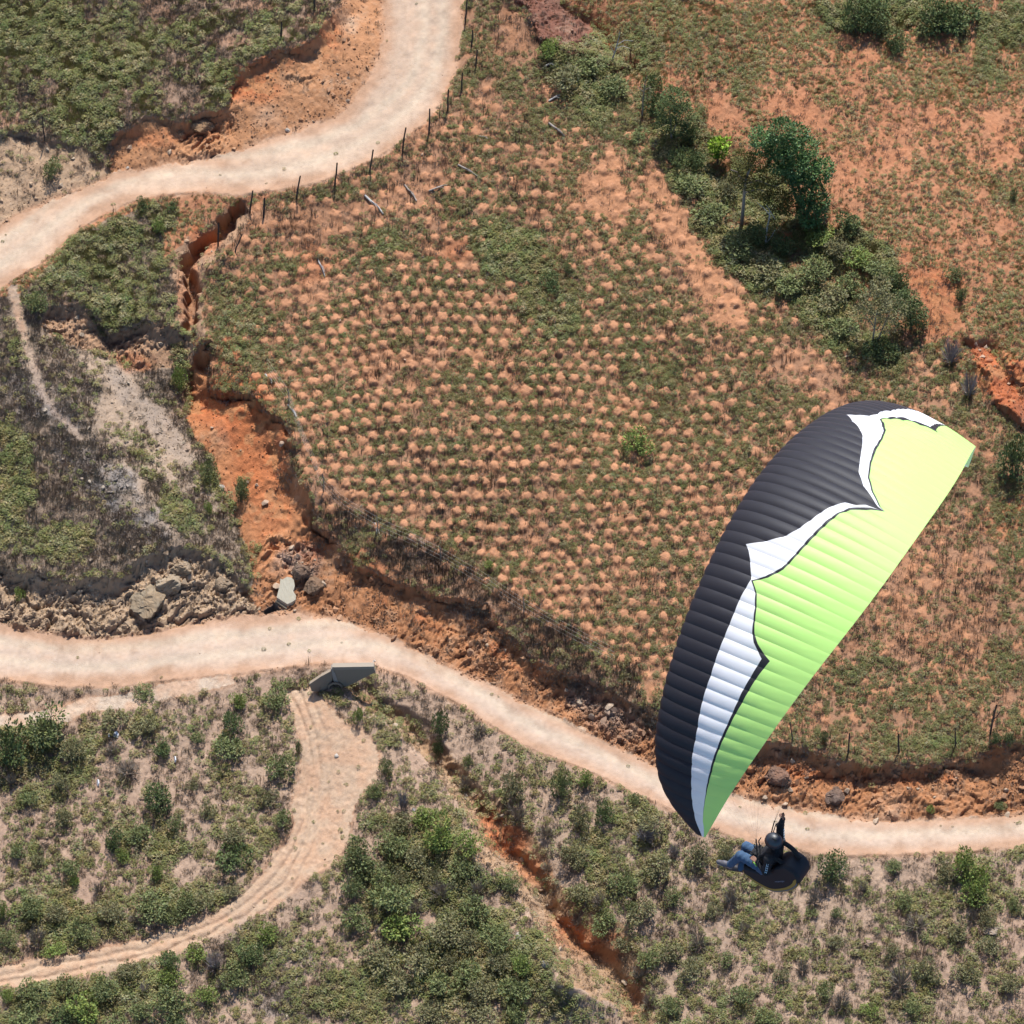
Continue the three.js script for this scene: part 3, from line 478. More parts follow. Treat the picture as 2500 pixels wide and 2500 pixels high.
  for (let j = 0; j <= Q; j++) for (let i = 0; i <= Q; i++) {
    const f = (x) => Math.sign(x) * (Math.abs(x) ** 1.8), s = f(i / Q * 2 - 1) * span, t = f(j / Q * 2 - 1) * span;
    const inside = s > S0 - 1 && s < s1 + 1 && t > T0 - 1 && t < t1 + 1;
    const d = inside ? (s > S0 + 2 && s < s1 - 2 && t > T0 + 2 && t < t1 - 2 ? -9 : heightAt(s, t) - 0.6) : heightAt(s, t) * Math.exp(-Math.max(0, Math.abs(s) - 30, Math.abs(t) - 33) / 30) - 0.25 + 2.5 * fbm(s * 0.02, t * 0.02, 611, 3) * clamp((Math.max(Math.abs(s), Math.abs(t)) - 36) / 40, 0, 1);
    const p = world(s, t, d); far.push(p.x, p.y, p.z); const e = 0.6 + 0.3 * fbm(s * 0.2, t * 0.2, 5, 3); fc.push(C.hillB[0] * e, C.hillB[1] * e, C.hillB[2] * e * 0.9); fu.push(s / 1.3, t / 1.3);
    if (i < Q && j < Q) { const k = j * (Q + 1) + i; fi.push(k, k + 1, k + Q + 2, k, k + Q + 2, k + Q + 1); }
  }
  const g = new THREE.BufferGeometry(); g.setAttribute('position', new THREE.Float32BufferAttribute(far, 3)); g.setAttribute('color', new THREE.Float32BufferAttribute(fc, 3)); g.setAttribute('uv', new THREE.Float32BufferAttribute(fu, 2)); g.setIndex(fi); g.computeVertexNormals();
  tag(addMesh('ground', g, groundMat, scene), 'wider mountainside around the roads and the field', 'ground', null, 'structure');
}

// ------------------------------------------------------------------ plants and stones that nobody could count
function geoOf(pos, col, idx) {
  const g = new THREE.BufferGeometry(); g.setAttribute('position', new THREE.Float32BufferAttribute(pos, 3)); g.setAttribute('color', new THREE.Float32BufferAttribute(col, 3)); if (idx) g.setIndex(idx); g.computeVertexNormals(); return g;
}
const tmpA = V(0, 0, 0), tmpB = V(0, 0, 0), tmpC = V(0, 0, 0);
function leaf(pos, col, idx, p, dir, nrm, len, wid, shade) { // a pointed leaf, folded along its midrib
  tmpA.copy(dir).normalize(); tmpB.crossVectors(nrm, tmpA).normalize(); tmpC.crossVectors(tmpA, tmpB);
  const k = pos.length / 3, m = 0.45 * len, f = 0.22 * wid;
  pos.push(p.x, p.y, p.z, p.x + tmpA.x * m + tmpB.x * wid + tmpC.x * f, p.y + tmpA.y * m + tmpB.y * wid + tmpC.y * f, p.z + tmpA.z * m + tmpB.z * wid + tmpC.z * f, p.x + tmpA.x * len, p.y + tmpA.y * len, p.z + tmpA.z * len, p.x + tmpA.x * m - tmpB.x * wid + tmpC.x * f, p.y + tmpA.y * m - tmpB.y * wid + tmpC.y * f, p.z + tmpA.z * m - tmpB.z * wid + tmpC.z * f);
  for (let q = 0; q < 4; q++) col.push(...shade);
  idx.push(k, k + 1, k + 2, k, k + 2, k + 3);
}
function rod(pos, col, idx, a, b, ra, rb, sides, shade) {   // a tapered twig
  const d = tmpA.subVectors(b, a).normalize(), x = tmpB.set(Math.abs(d.y) > 0.9 ? 1 : 0, Math.abs(d.y) > 0.9 ? 0 : 1, 0).cross(d).normalize(), y = tmpC.crossVectors(d, x), k = pos.length / 3;
  for (const [p, r] of [[a, ra], [b, rb]]) for (let i = 0; i < sides; i++) { const w = i / sides * Math.PI * 2, c = Math.cos(w) * r, s = Math.sin(w) * r; pos.push(p.x + x.x * c + y.x * s, p.y + x.y * c + y.y * s, p.z + x.z * c + y.z * s); col.push(...shade); }
  for (let i = 0; i < sides; i++) { const j = (i + 1) % sides; idx.push(k + i, k + j, k + sides + j, k + i, k + sides + j, k + sides + i); }
}
function weedGeo(seed, n, rad, hgt, len) {
  const r = rng(seed), pos = [], col = [], idx = [];
  for (let i = 0; i < n; i++) {
    const a = r() * 6.283, q = Math.sqrt(r()) * rad, y = hgt * (1 - 0.5 * (q / rad) ** 2) * (0.25 + 0.75 * Math.sqrt(r()));
    const w = 0.75 + 0.5 * r();
    leaf(pos, col, idx, V(Math.cos(a) * q, y, Math.sin(a) * q), V(Math.cos(a + r() - 0.5) + (r() - 0.5), 0.9 * (r() - 0.3), Math.sin(a + r() - 0.5) + (r() - 0.5)), V(r() - 0.5, 1, r() - 0.5).normalize(), len * (0.6 + 0.8 * r()), len * (0.28 + 0.16 * r()), [w * (0.9 + 0.25 * r()), w, w * (0.8 + 0.3 * r())]);
  }
  return geoOf(pos, col, idx);
}
function bladeGeo(seed, n, rad, hgt, wid, lean) {            // grass or dry stalks
  const r = rng(seed), pos = [], col = [], idx = [];
  for (let i = 0; i < n; i++) {
    const a = r() * 6.283, q = Math.sqrt(r()) * rad, x = Math.cos(a) * q, z = Math.sin(a) * q, h = hgt * (0.4 + 0.6 * r()), lx = lean * (r() - 0.5) * 2, lz = lean * (r() - 0.5) * 2, b = r() * 6.283, w = 0.7 + 0.6 * r(), k = pos.length / 3;
    pos.push(x - Math.cos(b) * wid, 0, z - Math.sin(b) * wid, x + Math.cos(b) * wid, 0, z + Math.sin(b) * wid, x + lx * h * 0.4 + Math.cos(b) * wid * 0.8, h * 0.6, z + lz * h * 0.4 + Math.sin(b) * wid * 0.8, x + lx * h, h, z + lz * h);
    for (let e = 0; e < 4; e++) col.push(w, w * 0.98, w * 0.95);
    idx.push(k, k + 1, k + 2, k, k + 2, k + 3);
  }
  return geoOf(pos, col, idx);
}
function twigGeo(seed, n, rad, hgt) {
  const r = rng(seed), pos = [], col = [], idx = [];
  for (let i = 0; i < n; i++) { const a = r() * 6.283, y = r() * 0.9 + 0.15, w = 0.7 + 0.5 * r(), e = V(Math.cos(a) * rad * (1.1 - y * 0.5) * (0.4 + 0.6 * r()), hgt * y, Math.sin(a) * rad * (1.1 - y * 0.5) * (0.4 + 0.6 * r())), m = e.clone().multiplyScalar(0.25 + 0.3 * r()); rod(pos, col, idx, m, e, 0.007, 0.004, 3, [w, w * 0.98, w * 0.96]); }
  return geoOf(pos, col, idx);
}
function rockGeo(seed, flat = 0.7) {
  const r = rng(seed), pts = [];
  for (let i = 0; i < 13; i++) { const a = r() * 6.283, y = r() * 2 - 1, q = Math.sqrt(1 - y * y), k = 0.7 + 0.4 * r(); pts.push(V(Math.cos(a) * q * k, y * k * flat, Math.sin(a) * q * k)); }
  const g = new ConvexGeometry(pts); g.deleteAttribute('uv'); const n = g.attributes.position.count, col = []; for (let i = 0; i < n; i++) col.push(1, 1, 1); g.setAttribute('color', new THREE.Float32BufferAttribute(col, 3)); return g;
}
const leafMat = new THREE.MeshPhysicalMaterial({ vertexColors: true, roughness: 0.85, side: THREE.DoubleSide, transmission: 0.22, thickness: 0, specularIntensity: 0.25 });
const dryMat = new THREE.MeshStandardMaterial({ vertexColors: true, roughness: 1, side: THREE.DoubleSide });
const rockMat = new THREE.MeshStandardMaterial({ vertexColors: true, roughness: 0.95, flatShading: true });
const GEO = { weed: weedGeo(1, 56, 0.21, 0.2, 0.085), weedB: weedGeo(2, 46, 0.18, 0.27, 0.075), stalk: bladeGeo(3, 11, 0.13, 0.56, 0.008, 0.16), straw: bladeGeo(4, 46, 0.2, 0.22, 0.006, 0.6), grass: bladeGeo(5, 60, 0.2, 0.24, 0.008, 0.5), twig: twigGeo(6, 26, 0.24, 0.28), rockA: rockGeo(7), rockB: rockGeo(8, 0.5), rockC: rockGeo(9, 0.9) };
const tint = { weed: ['#aca676', '#a09e68', '#b4ab7c', '#94985e', '#b8ae84'], weedB: ['#9ea068', '#a8a270', '#90965e'], stalk: ['#9a7d60', '#a98a68', '#8c7056'], straw: ['#b8a48c', '#aa9886', '#9e9082', '#c0ac90', '#a4988c'], grass: ['#a6ab6a', '#9ea35e', '#b0ae74'], twig: ['#aa9a88', '#b4a490', '#988676'] };
const VEG = 0.46;
const TINT = {}; for (const k in tint) TINT[k] = tint[k].map((h) => tone(h, VEG));
const sets = {};                                             // set name -> kind -> list of [matrix, colour]
function put(set, kind, m, c) { ((sets[set] ||= {})[kind] ||= []).push([m, c]); }
const setOf = new Array(NW).fill('scrub'); setOf[REG.hill] = 'hill'; setOf[REG.plateau] = setOf[REG.vegpatch] = 'plateau'; setOf[REG.field] = 'field'; setOf[REG.spur] = 'spur'; for (const k of ['bankUp', 'bankLeft', 'bankMid', 'bankLL', 'scarp', 'bankVP', 'bankTR', 'bankR', 'gully', 'head']) setOf[REG[k]] = 'bank';
const qt = new THREE.Quaternion(), eu = new THREE.Euler(), sc = V(1, 1, 1);
const mat4 = (p, yaw, tx, tz, x, y, z) => new THREE.Matrix4().compose(p, qt.setFromEuler(eu.set(tx, yaw, tz)), sc.set(x, y, z));
const clear = [];                                            // spots kept free: [s, t, radius]
{
  const r = rng(2024), q = 0.104;
  for (let t = T0 + 0.3; t < T0 + (NT - 5) * STEP; t += q) for (let s = S0 + 0.3; s < S0 + (NX - 5) * STEP; s += q) {
    const a = s + (r() - 0.5) * q, b = t + (r() - 0.5) * q, r1 = r(), r2 = r(), r3 = r(), r4 = r();
    const k = Math.round((b - T0) / STEP) * NX + Math.round((a - S0) / STEP), u = gu[k], v = gv[k], reg = regWarped(u, v);
    if (reg === REG.pit) continue;
    const road = reg === REG.roadUp || reg === REG.roadLow || reg === REG.track || reg === REG.path || reg === REG.pathSpur;
    let g = sample(green, u, v), d = sample(dry, u, v); g = g < 1 ? Math.pow(g, 1.25) : g; if (!banks[reg] && !road && nearBank(u, v)) { d = Math.max(d, 0.95); g = Math.max(g, 0.35); }
    if (road) { g = reg === REG.track && r1 < 0.008 || r1 < 0.0018 ? 2 : 0; d = 0; if (g < 1) continue; }
    const n1 = fbm(a * 0.8, b * 0.8, 701, 2), n2 = fbm(a * 2.6, b * 2.6, 711, 2), m = gm[k], am = clamp(1.35 - g, 0.25, 1) * Math.min(1, g * 2.5);
    let pg = clamp(g * 1.1 + am * ((reg === REG.plateau || reg === REG.vegpatch ? 1.25 : 0.9) * n1 + 0.85 * n2) - 0.05, 0, 1) * (reg === REG.field || reg === REG.hill ? 0.85 : 0.66);
    if (reg === REG.field) { pg *= clamp(1.35 - (1.75 - 1.3 * clamp(g - 0.4, 0, 1)) * m, 0.02, 1); }
    let pd = clamp(d * 0.9 + 0.7 * fbm(a * 1.1, b * 1.1, 731, 2) * Math.min(1, d * 2), 0, 1) * (0.36 + 0.4 * sstep(0.5, 1, d));
    if (reg === REG.field) pd *= clamp(1.3 - (1.5 - 1.1 * sstep(0.7, 1, d)) * m, 0.03, 1);
    const p = onPlane(a, b, -0.02), tone1 = 0.8 + 0.45 * r3 + 0.3 * n1, set = road ? 'verge' : setOf[reg];
    const pick = (kind) => { const c = TINT[kind][Math.floor(r4 * TINT[kind].length)]; const w = tone1 * (reg === REG.field && g < 0.75 ? 0.82 : 1); return [c[0] * w * (1 + 0.25 * n2), c[1] * w, c[2] * w]; };
    if (r1 < pg) {
      const kind = (reg === REG.vegpatch || reg === REG.plateau) && n2 > 0.15 ? 'grass' : reg === REG.hill && n2 > 0.3 ? 'grass' : r2 < 0.55 ? 'weed' : 'weedB';
      const z = ((reg === REG.hill ? 0.42 : reg === REG.field ? 0.5 : 0.7) + ((reg === REG.hill || reg === REG.field) ? 0.26 * sstep(0.75, 1, g) : 0)) * (0.6 + 0.7 * r3) * (0.85 + 0.3 * clamp(g, 0, 1)) * (road ? 0.5 : 1);
      put(set, kind, mat4(p, r2 * 40, 0.3 * (r3 - 0.5), 0.3 * (r4 - 0.5), z, z * (0.8 + 0.7 * r4), z), pick(kind));
    } else if (r2 < pd) {
      const field = reg === REG.field, kind = field ? (r3 < 0.34 ? 'stalk' : r3 < 0.85 ? 'straw' : 'twig') : r3 < 0.66 ? 'straw' : r3 < 0.9 ? 'twig' : 'stalk';
      const z = (0.7 + 0.6 * r4) * (kind === 'stalk' ? 0.95 : 0.8);
      put(set, kind, mat4(p, r1 * 40, 0.25 * (r3 - 0.5), 0.25 * (r4 - 0.5), z, z, z), pick(kind));
    }
  }
}
// stones: rubble on the banks, scree on the spur, grit on the soil
{
  const r = rng(77), q = 0.125, cc = [0, 0, 0];
  const dens = new Float32Array(NW).fill(0.05), size = new Float32Array(NW).fill(0.035);
  const setD = (k, d, z) => { dens[REG[k]] = d; size[REG[k]] = z; };
  setD('hill', 0.05, 0.035); setD('field', 0.07, 0.036); setD('low', 0.08, 0.04); setD('spur', 0.26, 0.05); setD('bankUp', 0.4, 0.07); setD('bankLeft', 0.25, 0.06); setD('bankMid', 0.55, 0.085); setD('bankLL', 0.5, 0.095); setD('scarp', 0.22, 0.07); setD('bankVP', 0.4, 0.08); setD('bankTR', 0.4, 0.07); setD('bankR', 0.45, 0.08); setD('gully', 0.4, 0.07); setD('head', 0.3, 0.06); setD('roadUp', 0.035, 0.022); setD('roadLow', 0.035, 0.022); setD('track', 0.05, 0.028); setD('path', 0.04, 0.025); setD('pit', 0, 0);
  for (let t = T0 + 0.3; t < T0 + (NT - 5) * STEP; t += q) for (let s = S0 + 0.3; s < S0 + (NX - 5) * STEP; s += q) {
    const a = s + (r() - 0.5) * q, b = t + (r() - 0.5) * q, r1 = r(), r2 = r(), r3 = r(), r4 = r();
    const k = Math.round((b - T0) / STEP) * NX + Math.round((a - S0) / STEP), u = gu[k], v = gv[k], reg = regWarped(u, v), gr = sample(grey, u, v);
    const cl = fbm(a * 0.8, b * 0.8, 801, 2);
    if (r1 > dens[reg] * clamp(0.7 + 1.6 * cl, 0.1, 2) + gr * 0.5 * (reg === REG.roadLow ? 0 : 1)) continue;
    const z = size[reg] * (0.45 + 0.6 * r2 + (r3 > 0.93 ? 1.8 * r4 : 0)) + gr * 0.012;
    soil(u, v, a, b, reg, gm[k], cc); const w = 0.72 + 0.5 * r4; const c = [cc[0] * w, cc[1] * w, cc[2] * w];
    if (reg >= REG.bankUp || reg === REG.spur) mix(c, C.rock, 0.3 * r3);
    if (r3 > 0.985) mix(c, C.pale, 0.6);
    const set = reg >= REG.bankUp ? 'rubble' : reg === REG.spur ? 'scree' : 'grit';
    put(set, ['rockA', 'rockB', 'rockC'][Math.floor(r2 * 3)], mat4(onPlane(a, b, z * 0.15), r3 * 40, r2 * 6, r4 * 6, z * (0.8 + 0.6 * r4), z, z * (0.8 + 0.5 * r3)), c);
  }
}
const SETS = {
  hill: ['hillside_weeds', 'thin green weeds and grass over the orange hillside at the upper right', 'weeds'], plateau: ['grass_cover', 'thick green weeds and grass on the plateau and bank beside the upper road', 'grass'],
  field: ['field_weeds', 'green weeds and brown stalks growing between the soil mounds of the field', 'weeds'], scrub: ['scrub_cover', 'low green and straw-coloured scrub on the slope below the lower road', 'scrub'],
  spur: ['dry_grass', 'dry brown grass and weeds on the rocky spur at the left', 'dry grass'], bank: ['sparse_weeds', 'sparse weeds clinging to the bare cut banks and gullies', 'weeds'], verge: ['road_weeds', 'scattered tiny weeds growing on the dirt roads and track', 'weeds'],
  rubble: ['rock_rubble', 'brown rubble lying on the cut banks and in the gullies', 'rubble'], scree: ['scree', 'grey and tan loose scree strewn over the rocky spur', 'scree'], grit: ['loose_stones', 'small loose stones scattered over the bare soil and tracks', 'stones'],
};
const PART = { weed: 'weeds', weedB: 'tall_weeds', stalk: 'dry_stalks', straw: 'straw', grass: 'grass_tufts', twig: 'dead_twigs', rockA: 'stones', rockB: 'flat_stones', rockC: 'lumpy_stones' };
const matOf = (k) => (k.startsWith('rock') ? rockMat : k === 'weed' || k === 'weedB' || k === 'grass' ? leafMat : dryMat);
function nearBank(u, v) { for (const [x, y] of [[0, 12], [-9, 7], [9, 7], [-12, 0], [12, 0]]) if (banks[regAt(u + x, v + y)]) return true; return false; }
function flushSets() {
  const cl = new THREE.Color();
  for (const key in sets) {
    const [name, label, category] = SETS[key], g = thing(name, V(0, 0, 0)); tag(g, label, category, null, 'stuff');
    for (const kind in sets[key]) {
      const list = sets[key][kind], im = new THREE.InstancedMesh(GEO[kind], matOf(kind), list.length);
      list.forEach(([m, c], i) => { im.setMatrixAt(i, m); im.setColorAt(i, cl.setRGB(c[0], c[1], c[2])); });
      im.name = PART[kind]; im.userData.kind = 'stuff'; im.castShadow = im.receiveShadow = true; g.add(im);
      console.log(key, kind, list.length);
    }
  }
}
flushSets();

// ------------------------------------------------------------------ shrubs and trees
function cloud(seed, lobes, n, len, wid, droop = 0) {        // leaves through the outer part of several lobes; every leaf its own face
  const r = rng(seed), pos = [], col = [], idx = [], tot = lobes.reduce((a, l) => a + l[3] * l[4], 0);
  for (const [x, y, z, rx, ry, rz] of lobes) {
    const m = Math.round(n * rx * ry / tot), tw = 0.85 + 0.3 * r();
    for (let i = 0; i < m; i++) {
      const a = r() * 6.283, h = r() * 2 - 1, q = Math.sqrt(1 - h * h), k = (r() < 0.75 ? 0.78 + 0.26 * r() : 0.35 + 0.5 * r()) * (0.86 + 0.28 * Math.abs(vnoise(a * 2.2, h * 3, seed)));
      const p = V(x + Math.cos(a) * q * rx * k, y + h * ry * k, z + Math.sin(a) * q * (rz || rx) * k);
      if (p.y < 0.01) p.y = 0.01 + 0.1 * r();
      const out = V(Math.cos(a) * q, h + 0.2 - droop, Math.sin(a) * q), w = tw * (0.75 + 0.5 * r());
      leaf(pos, col, idx, p, V(out.x + 1.3 * (r() - 0.5), out.y + 1.3 * (r() - 0.5), out.z + 1.3 * (r() - 0.5)), V(out.x + 1.2 * (r() - 0.5), out.y + 0.6 + 0.8 * (r() - 0.5), out.z + 1.2 * (r() - 0.5)).normalize(), len * (0.65 + 0.7 * r()), wid * (0.7 + 0.6 * r()), [w * (0.92 + 0.22 * r()), w, w * (0.8 + 0.35 * r())]);
    }
  }
  return geoOf(pos, col, idx);
}
function branchGeo(seed, n, rad, hgt, thick) {               // many stems from one root, forking once
  const r = rng(seed), pos = [], col = [], idx = [];
  for (let i = 0; i < n; i++) {
    const a = r() * 6.283, e = V(Math.cos(a) * rad * (0.3 + 0.7 * r()), hgt * (0.55 + 0.45 * r()), Math.sin(a) * rad * (0.3 + 0.7 * r())), m = e.clone().multiplyScalar(0.5).add(V(0.08 * (r() - 0.5), 0.05, 0.08 * (r() - 0.5))), w = 0.8 + 0.4 * r();
    rod(pos, col, idx, V(0.04 * Math.cos(a), -0.05, 0.04 * Math.sin(a)), m, thick, thick * 0.7, 4, [w, w, w]);
    rod(pos, col, idx, m, e, thick * 0.7, thick * 0.3, 4, [w, w, w]);
    for (let k = 0; k < 3; k++) rod(pos, col, idx, m.clone().lerp(e, 0.2 + 0.5 * r()), e.clone().add(V(rad * 0.55 * (r() - 0.5), hgt * 0.25 * (r() - 0.2), rad * 0.55 * (r() - 0.5))), thick * 0.5, thick * 0.25, 3, [w, w, w]);
  }
  return geoOf(pos, col, idx);
}
const leafy = (hex, rough = 0.75, k = VEG) => { const m = new THREE.MeshPhysicalMaterial({ vertexColors: true, roughness: rough, side: THREE.DoubleSide, transmission: 0.25, thickness: 0, specularIntensity: 0.35 }); m.color.setRGB(...tone(hex, k)); return m; };
const barkM = (hex) => { const m = new THREE.MeshStandardMaterial({ vertexColors: true, roughness: 1, side: THREE.DoubleSide }); m.color.setRGB(...tone(hex)); return m; };
const MAT = { green: leafy('#9ea86c'), bright: leafy('#a8bb62'), dark: leafy('#7f9058'), olive: leafy('#aca878'), pale: leafy('#a9b57c'), stem: barkM('#7d6a58'), dead: barkM('#b3a390'), lilac: barkM('#b8aaa6'), silver: barkM('#cfc8c0'), post: barkM('#5a4d44'), log: barkM('#b9aa9c'), tree: leafy('#84aa68', 0.5), brownOlive: leafy('#8c8848') };
const SHAPES = [];
{
  const r = rng(515);
  for (let q = 0; q < 7; q++) {                              // shapes one metre wide
    const lobes = [], n = 3 + Math.floor(r() * 4);
    for (let i = 0; i < n; i++) { const a = i / n * 6.283 + r(), d = 0.12 + 0.16 * r(), z = 0.2 + 0.11 * r(); lobes.push([Math.cos(a) * d, 0.22 + 0.25 * r(), Math.sin(a) * d, z, z * 0.95]); }
    SHAPES.push([cloud(900 + q, lobes, 950, 0.07, 0.022), branchGeo(950 + q, 6, 0.3, 0.55, 0.012)]);
  }
}
const DEADSHAPES = [0, 1, 2].map((q) => [branchGeo(970 + q, 16, 0.42, 0.62, 0.009), twigGeo(980 + q, 150, 0.46, 0.62)]);
const protos = {};
const shrubRand = rng(31);
function shrub(kind, u, v, w, h, label, group) {             // u, v: middle of the shrub in the survey; w, h its size there
  const deadK = kind === 'dead' || kind === 'lilac', sh = Math.floor(shrubRand() * (deadK ? 3 : SHAPES.length)), key = kind + sh;
  const base = ground(u, v + h * 0.36, -0.03), y = h / 50 / 0.62, x = w / 50;
  let o;
  if (!protos[key]) {
    o = new THREE.Group(); o.name = numbered(deadK ? 'dead_shrub' : 'shrub'); scene.add(o);
    if (deadK) { addMesh('stems', DEADSHAPES[sh][0], MAT[kind], o); addMesh('twigs', DEADSHAPES[sh][1], MAT[kind], o); }
    else { addMesh('foliage', SHAPES[sh][0], MAT[kind], o); addMesh('stems', SHAPES[sh][1], MAT.stem, o); }
    protos[key] = o;
  } else { o = protos[key].clone(); o.name = numbered(deadK ? 'dead_shrub' : 'shrub'); scene.add(o); }
  o.position.copy(base); o.rotation.set(0, shrubRand() * 6.283, 0); o.scale.set(x * (group ? 0.9 : 1), y * (group ? 0.82 : 1), x * (group ? 0.9 : 1));
  o.userData = { label, category: 'shrub' }; if (group) o.userData.group = group;
  return o;
}
const Z7 = (l) => l.map(([k, x, y, w, h, s]) => [k, x * 0.4317, 1666 + y * 0.4317, w * 0.4317, h * 0.4317, s]);
const Z8 = (l) => l.map(([k, x, y, w, h, s]) => [k, 833 + x * 0.4317, 1666 + y * 0.4317, w * 0.4317, h * 0.4317, s]);
const Z9 = (l) => l.map(([k, x, y, w, h, s]) => [k, 1666 + x * 0.4317, 1666 + y * 0.4317, w * 0.4317, h * 0.4317, s]);
const KINDWORD = { green: 'mid green', bright: 'bright green', dark: 'dark green', olive: 'olive green', dead: 'leafless brown', lilac: 'leafless lilac grey' };
function shrubs(list, where, group) {                        // each is told apart by its colour, then by its place in its patch
  const us = list.map((q) => q[1]).sort((x, y) => x - y), vs = list.map((q) => q[2]).sort((x, y) => x - y), third = (l, x) => (x < l[Math.floor(l.length / 3)] ? 0 : x < l[Math.floor(l.length * 2 / 3)] ? 1 : 2);
  const cells = new Map(), byKind = new Map();
  for (const q of list) { if (q[5]) continue; const c = q[0] + third(us, q[1]) + third(vs, q[2]); (cells.get(c) || cells.set(c, []).get(c)).push(q); byKind.set(q[0], (byKind.get(q[0]) || 0) + 1); }
  for (const q of list) {
    if (q[5]) { shrub(...q); continue; }
    const i = third(us, q[1]), j = third(vs, q[2]), mates = cells.get(q[0] + i + j).slice().sort((x, y) => x[1] - y[1]), at = mates.indexOf(q), n = mates.length;
    const place = byKind.get(q[0]) === 1 ? '' : ', ' + [['upper left', 'upper middle', 'upper right'], ['middle left', 'centre', 'middle right'], ['lower left', 'lower middle', 'lower right']][j][i];
    const order = n < 2 ? '' : n === 2 ? [', left of two', ', right of two'][at] : n === 3 ? [', left of three', ', middle of three', ', right of three'][at] : ', ' + ['first', 'second', 'third', 'fourth', 'fifth', 'sixth'][at] + ' from left';
    shrub(q[0], q[1], q[2], q[3], q[4], `${KINDWORD[q[0]]} shrub ${where}${place}${order}`, group);
  }
}
shrubs(Z7([['dark', 1325, 215, 140, 130, 'round dark green shrub standing alone just below the end of the narrow footpath'], ['bright', 1350, 100, 110, 90, 'bright green shrub on the upper edge of the footpath near the track'], ['green', 1560, 90, 160, 90, 'wide low shrub just left of where the track leaves the lower road'], ['dark', 60, 350, 230, 250, 'large dark shrub at the left edge, below the footpath'], ['green', 265, 260, 280, 220, 'largest green shrub just below the footpath, near the left edge'], ['olive', 420, 390, 150, 130, 'olive shrub at the lower right of the large shrubs below the footpath'], ['green', 815, 60, 130, 60, 'small flat shrub between the lower road and the footpath'], ['bright', 885, 1070, 90, 90, 'small bright green shrub on the pale patch inside the bend of the track'], ['dark', 910, 640, 180, 150, 'dark shrub left of the pale clearing inside the bend of the track'], ['dark', 1690, 370, 50, 90, 'small dark green shrub on the left rim of the track']]));
shrubs(Z7([['green', 1120, 310, 90, 90], ['dark', 920, 360, 140, 90], ['olive', 350, 550, 130, 110], ['green', 160, 640, 130, 100], ['olive', 370, 760, 130, 110], ['dark', 640, 880, 130, 150], ['bright', 690, 970, 100, 90], ['green', 390, 1030, 150, 120], ['bright', 420, 1110, 90, 70], ['olive', 1180, 710, 100, 90], ['green', 990, 790, 110, 100], ['olive', 1520, 640, 130, 110], ['green', 1580, 460, 190, 160], ['dark', 1320, 970, 240, 130], ['olive', 820, 240, 170, 100], ['green', 1300, 340, 220, 120], ['olive', 1330, 850, 160, 100], ['dead', 640, 370, 140, 80], ['dead', 720, 480, 220, 90], ['green', 100, 950, 120, 110], ['olive', 220, 1000, 100, 80], ['dead', 70, 540, 120, 90], ['olive', 650, 200, 170, 90], ['green', 1600, 760, 120, 110], ['dead', 1290, 990, 140, 90], ['green', 780, 850, 160, 110], ['olive', 1090, 570, 90, 70], ['dead', 560, 1160, 130, 90], ['olive', 1310, 1180, 130, 70]]), 'inside the bend of the sandy track', 'scrubby shrubs inside the bend of the track');
shrubs(Z7([['green', 180, 1260, 160, 140], ['olive', 330, 1290, 150, 110], ['green', 460, 1380, 170, 130], ['dead', 210, 1430, 190, 130], ['green', 850, 1250, 260, 140], ['green', 1060, 1240, 170, 120], ['olive', 1150, 1230, 140, 90], ['olive', 620, 1300, 180, 110], ['bright', 300, 1500, 150, 80], ['green', 50, 1440, 120, 110], ['dead', 760, 1330, 130, 80], ['green', 960, 1310, 160, 100], ['bright', 20, 1280, 80, 130]]), 'along the upper edge of the track', 'shrubs along the upper edge of the track');
shrubs(Z7([['green', 180, 1740, 190, 130], ['green', 380, 1700, 150, 110], ['bright', 40, 1760, 100, 80], ['green', 600, 1720, 190, 130], ['bright', 480, 1820, 240, 160], ['olive', 740, 1610, 160, 100], ['dark', 960, 1560, 150, 110], ['bright', 1110, 1520, 140, 100], ['bright', 950, 1660, 160, 110], ['lilac', 1210, 1570, 170, 140], ['dark', 1420, 1530, 160, 130], ['bright', 1510, 1400, 150, 110], ['green', 1330, 1650, 190, 120], ['green', 980, 1800, 220, 160], ['bright', 1160, 1760, 150, 100], ['green', 800, 1850, 160, 110], ['lilac', 820, 1720, 120, 80], ['dark', 380, 1880, 200, 110], ['green', 120, 1880, 220, 110], ['dead', 1250, 1700, 120, 80], ['green', 650, 1920, 160, 90], ['green', 1000, 1920, 150, 80]]), 'along the lower edge of the track', 'shrubs along the lower edge of the track');
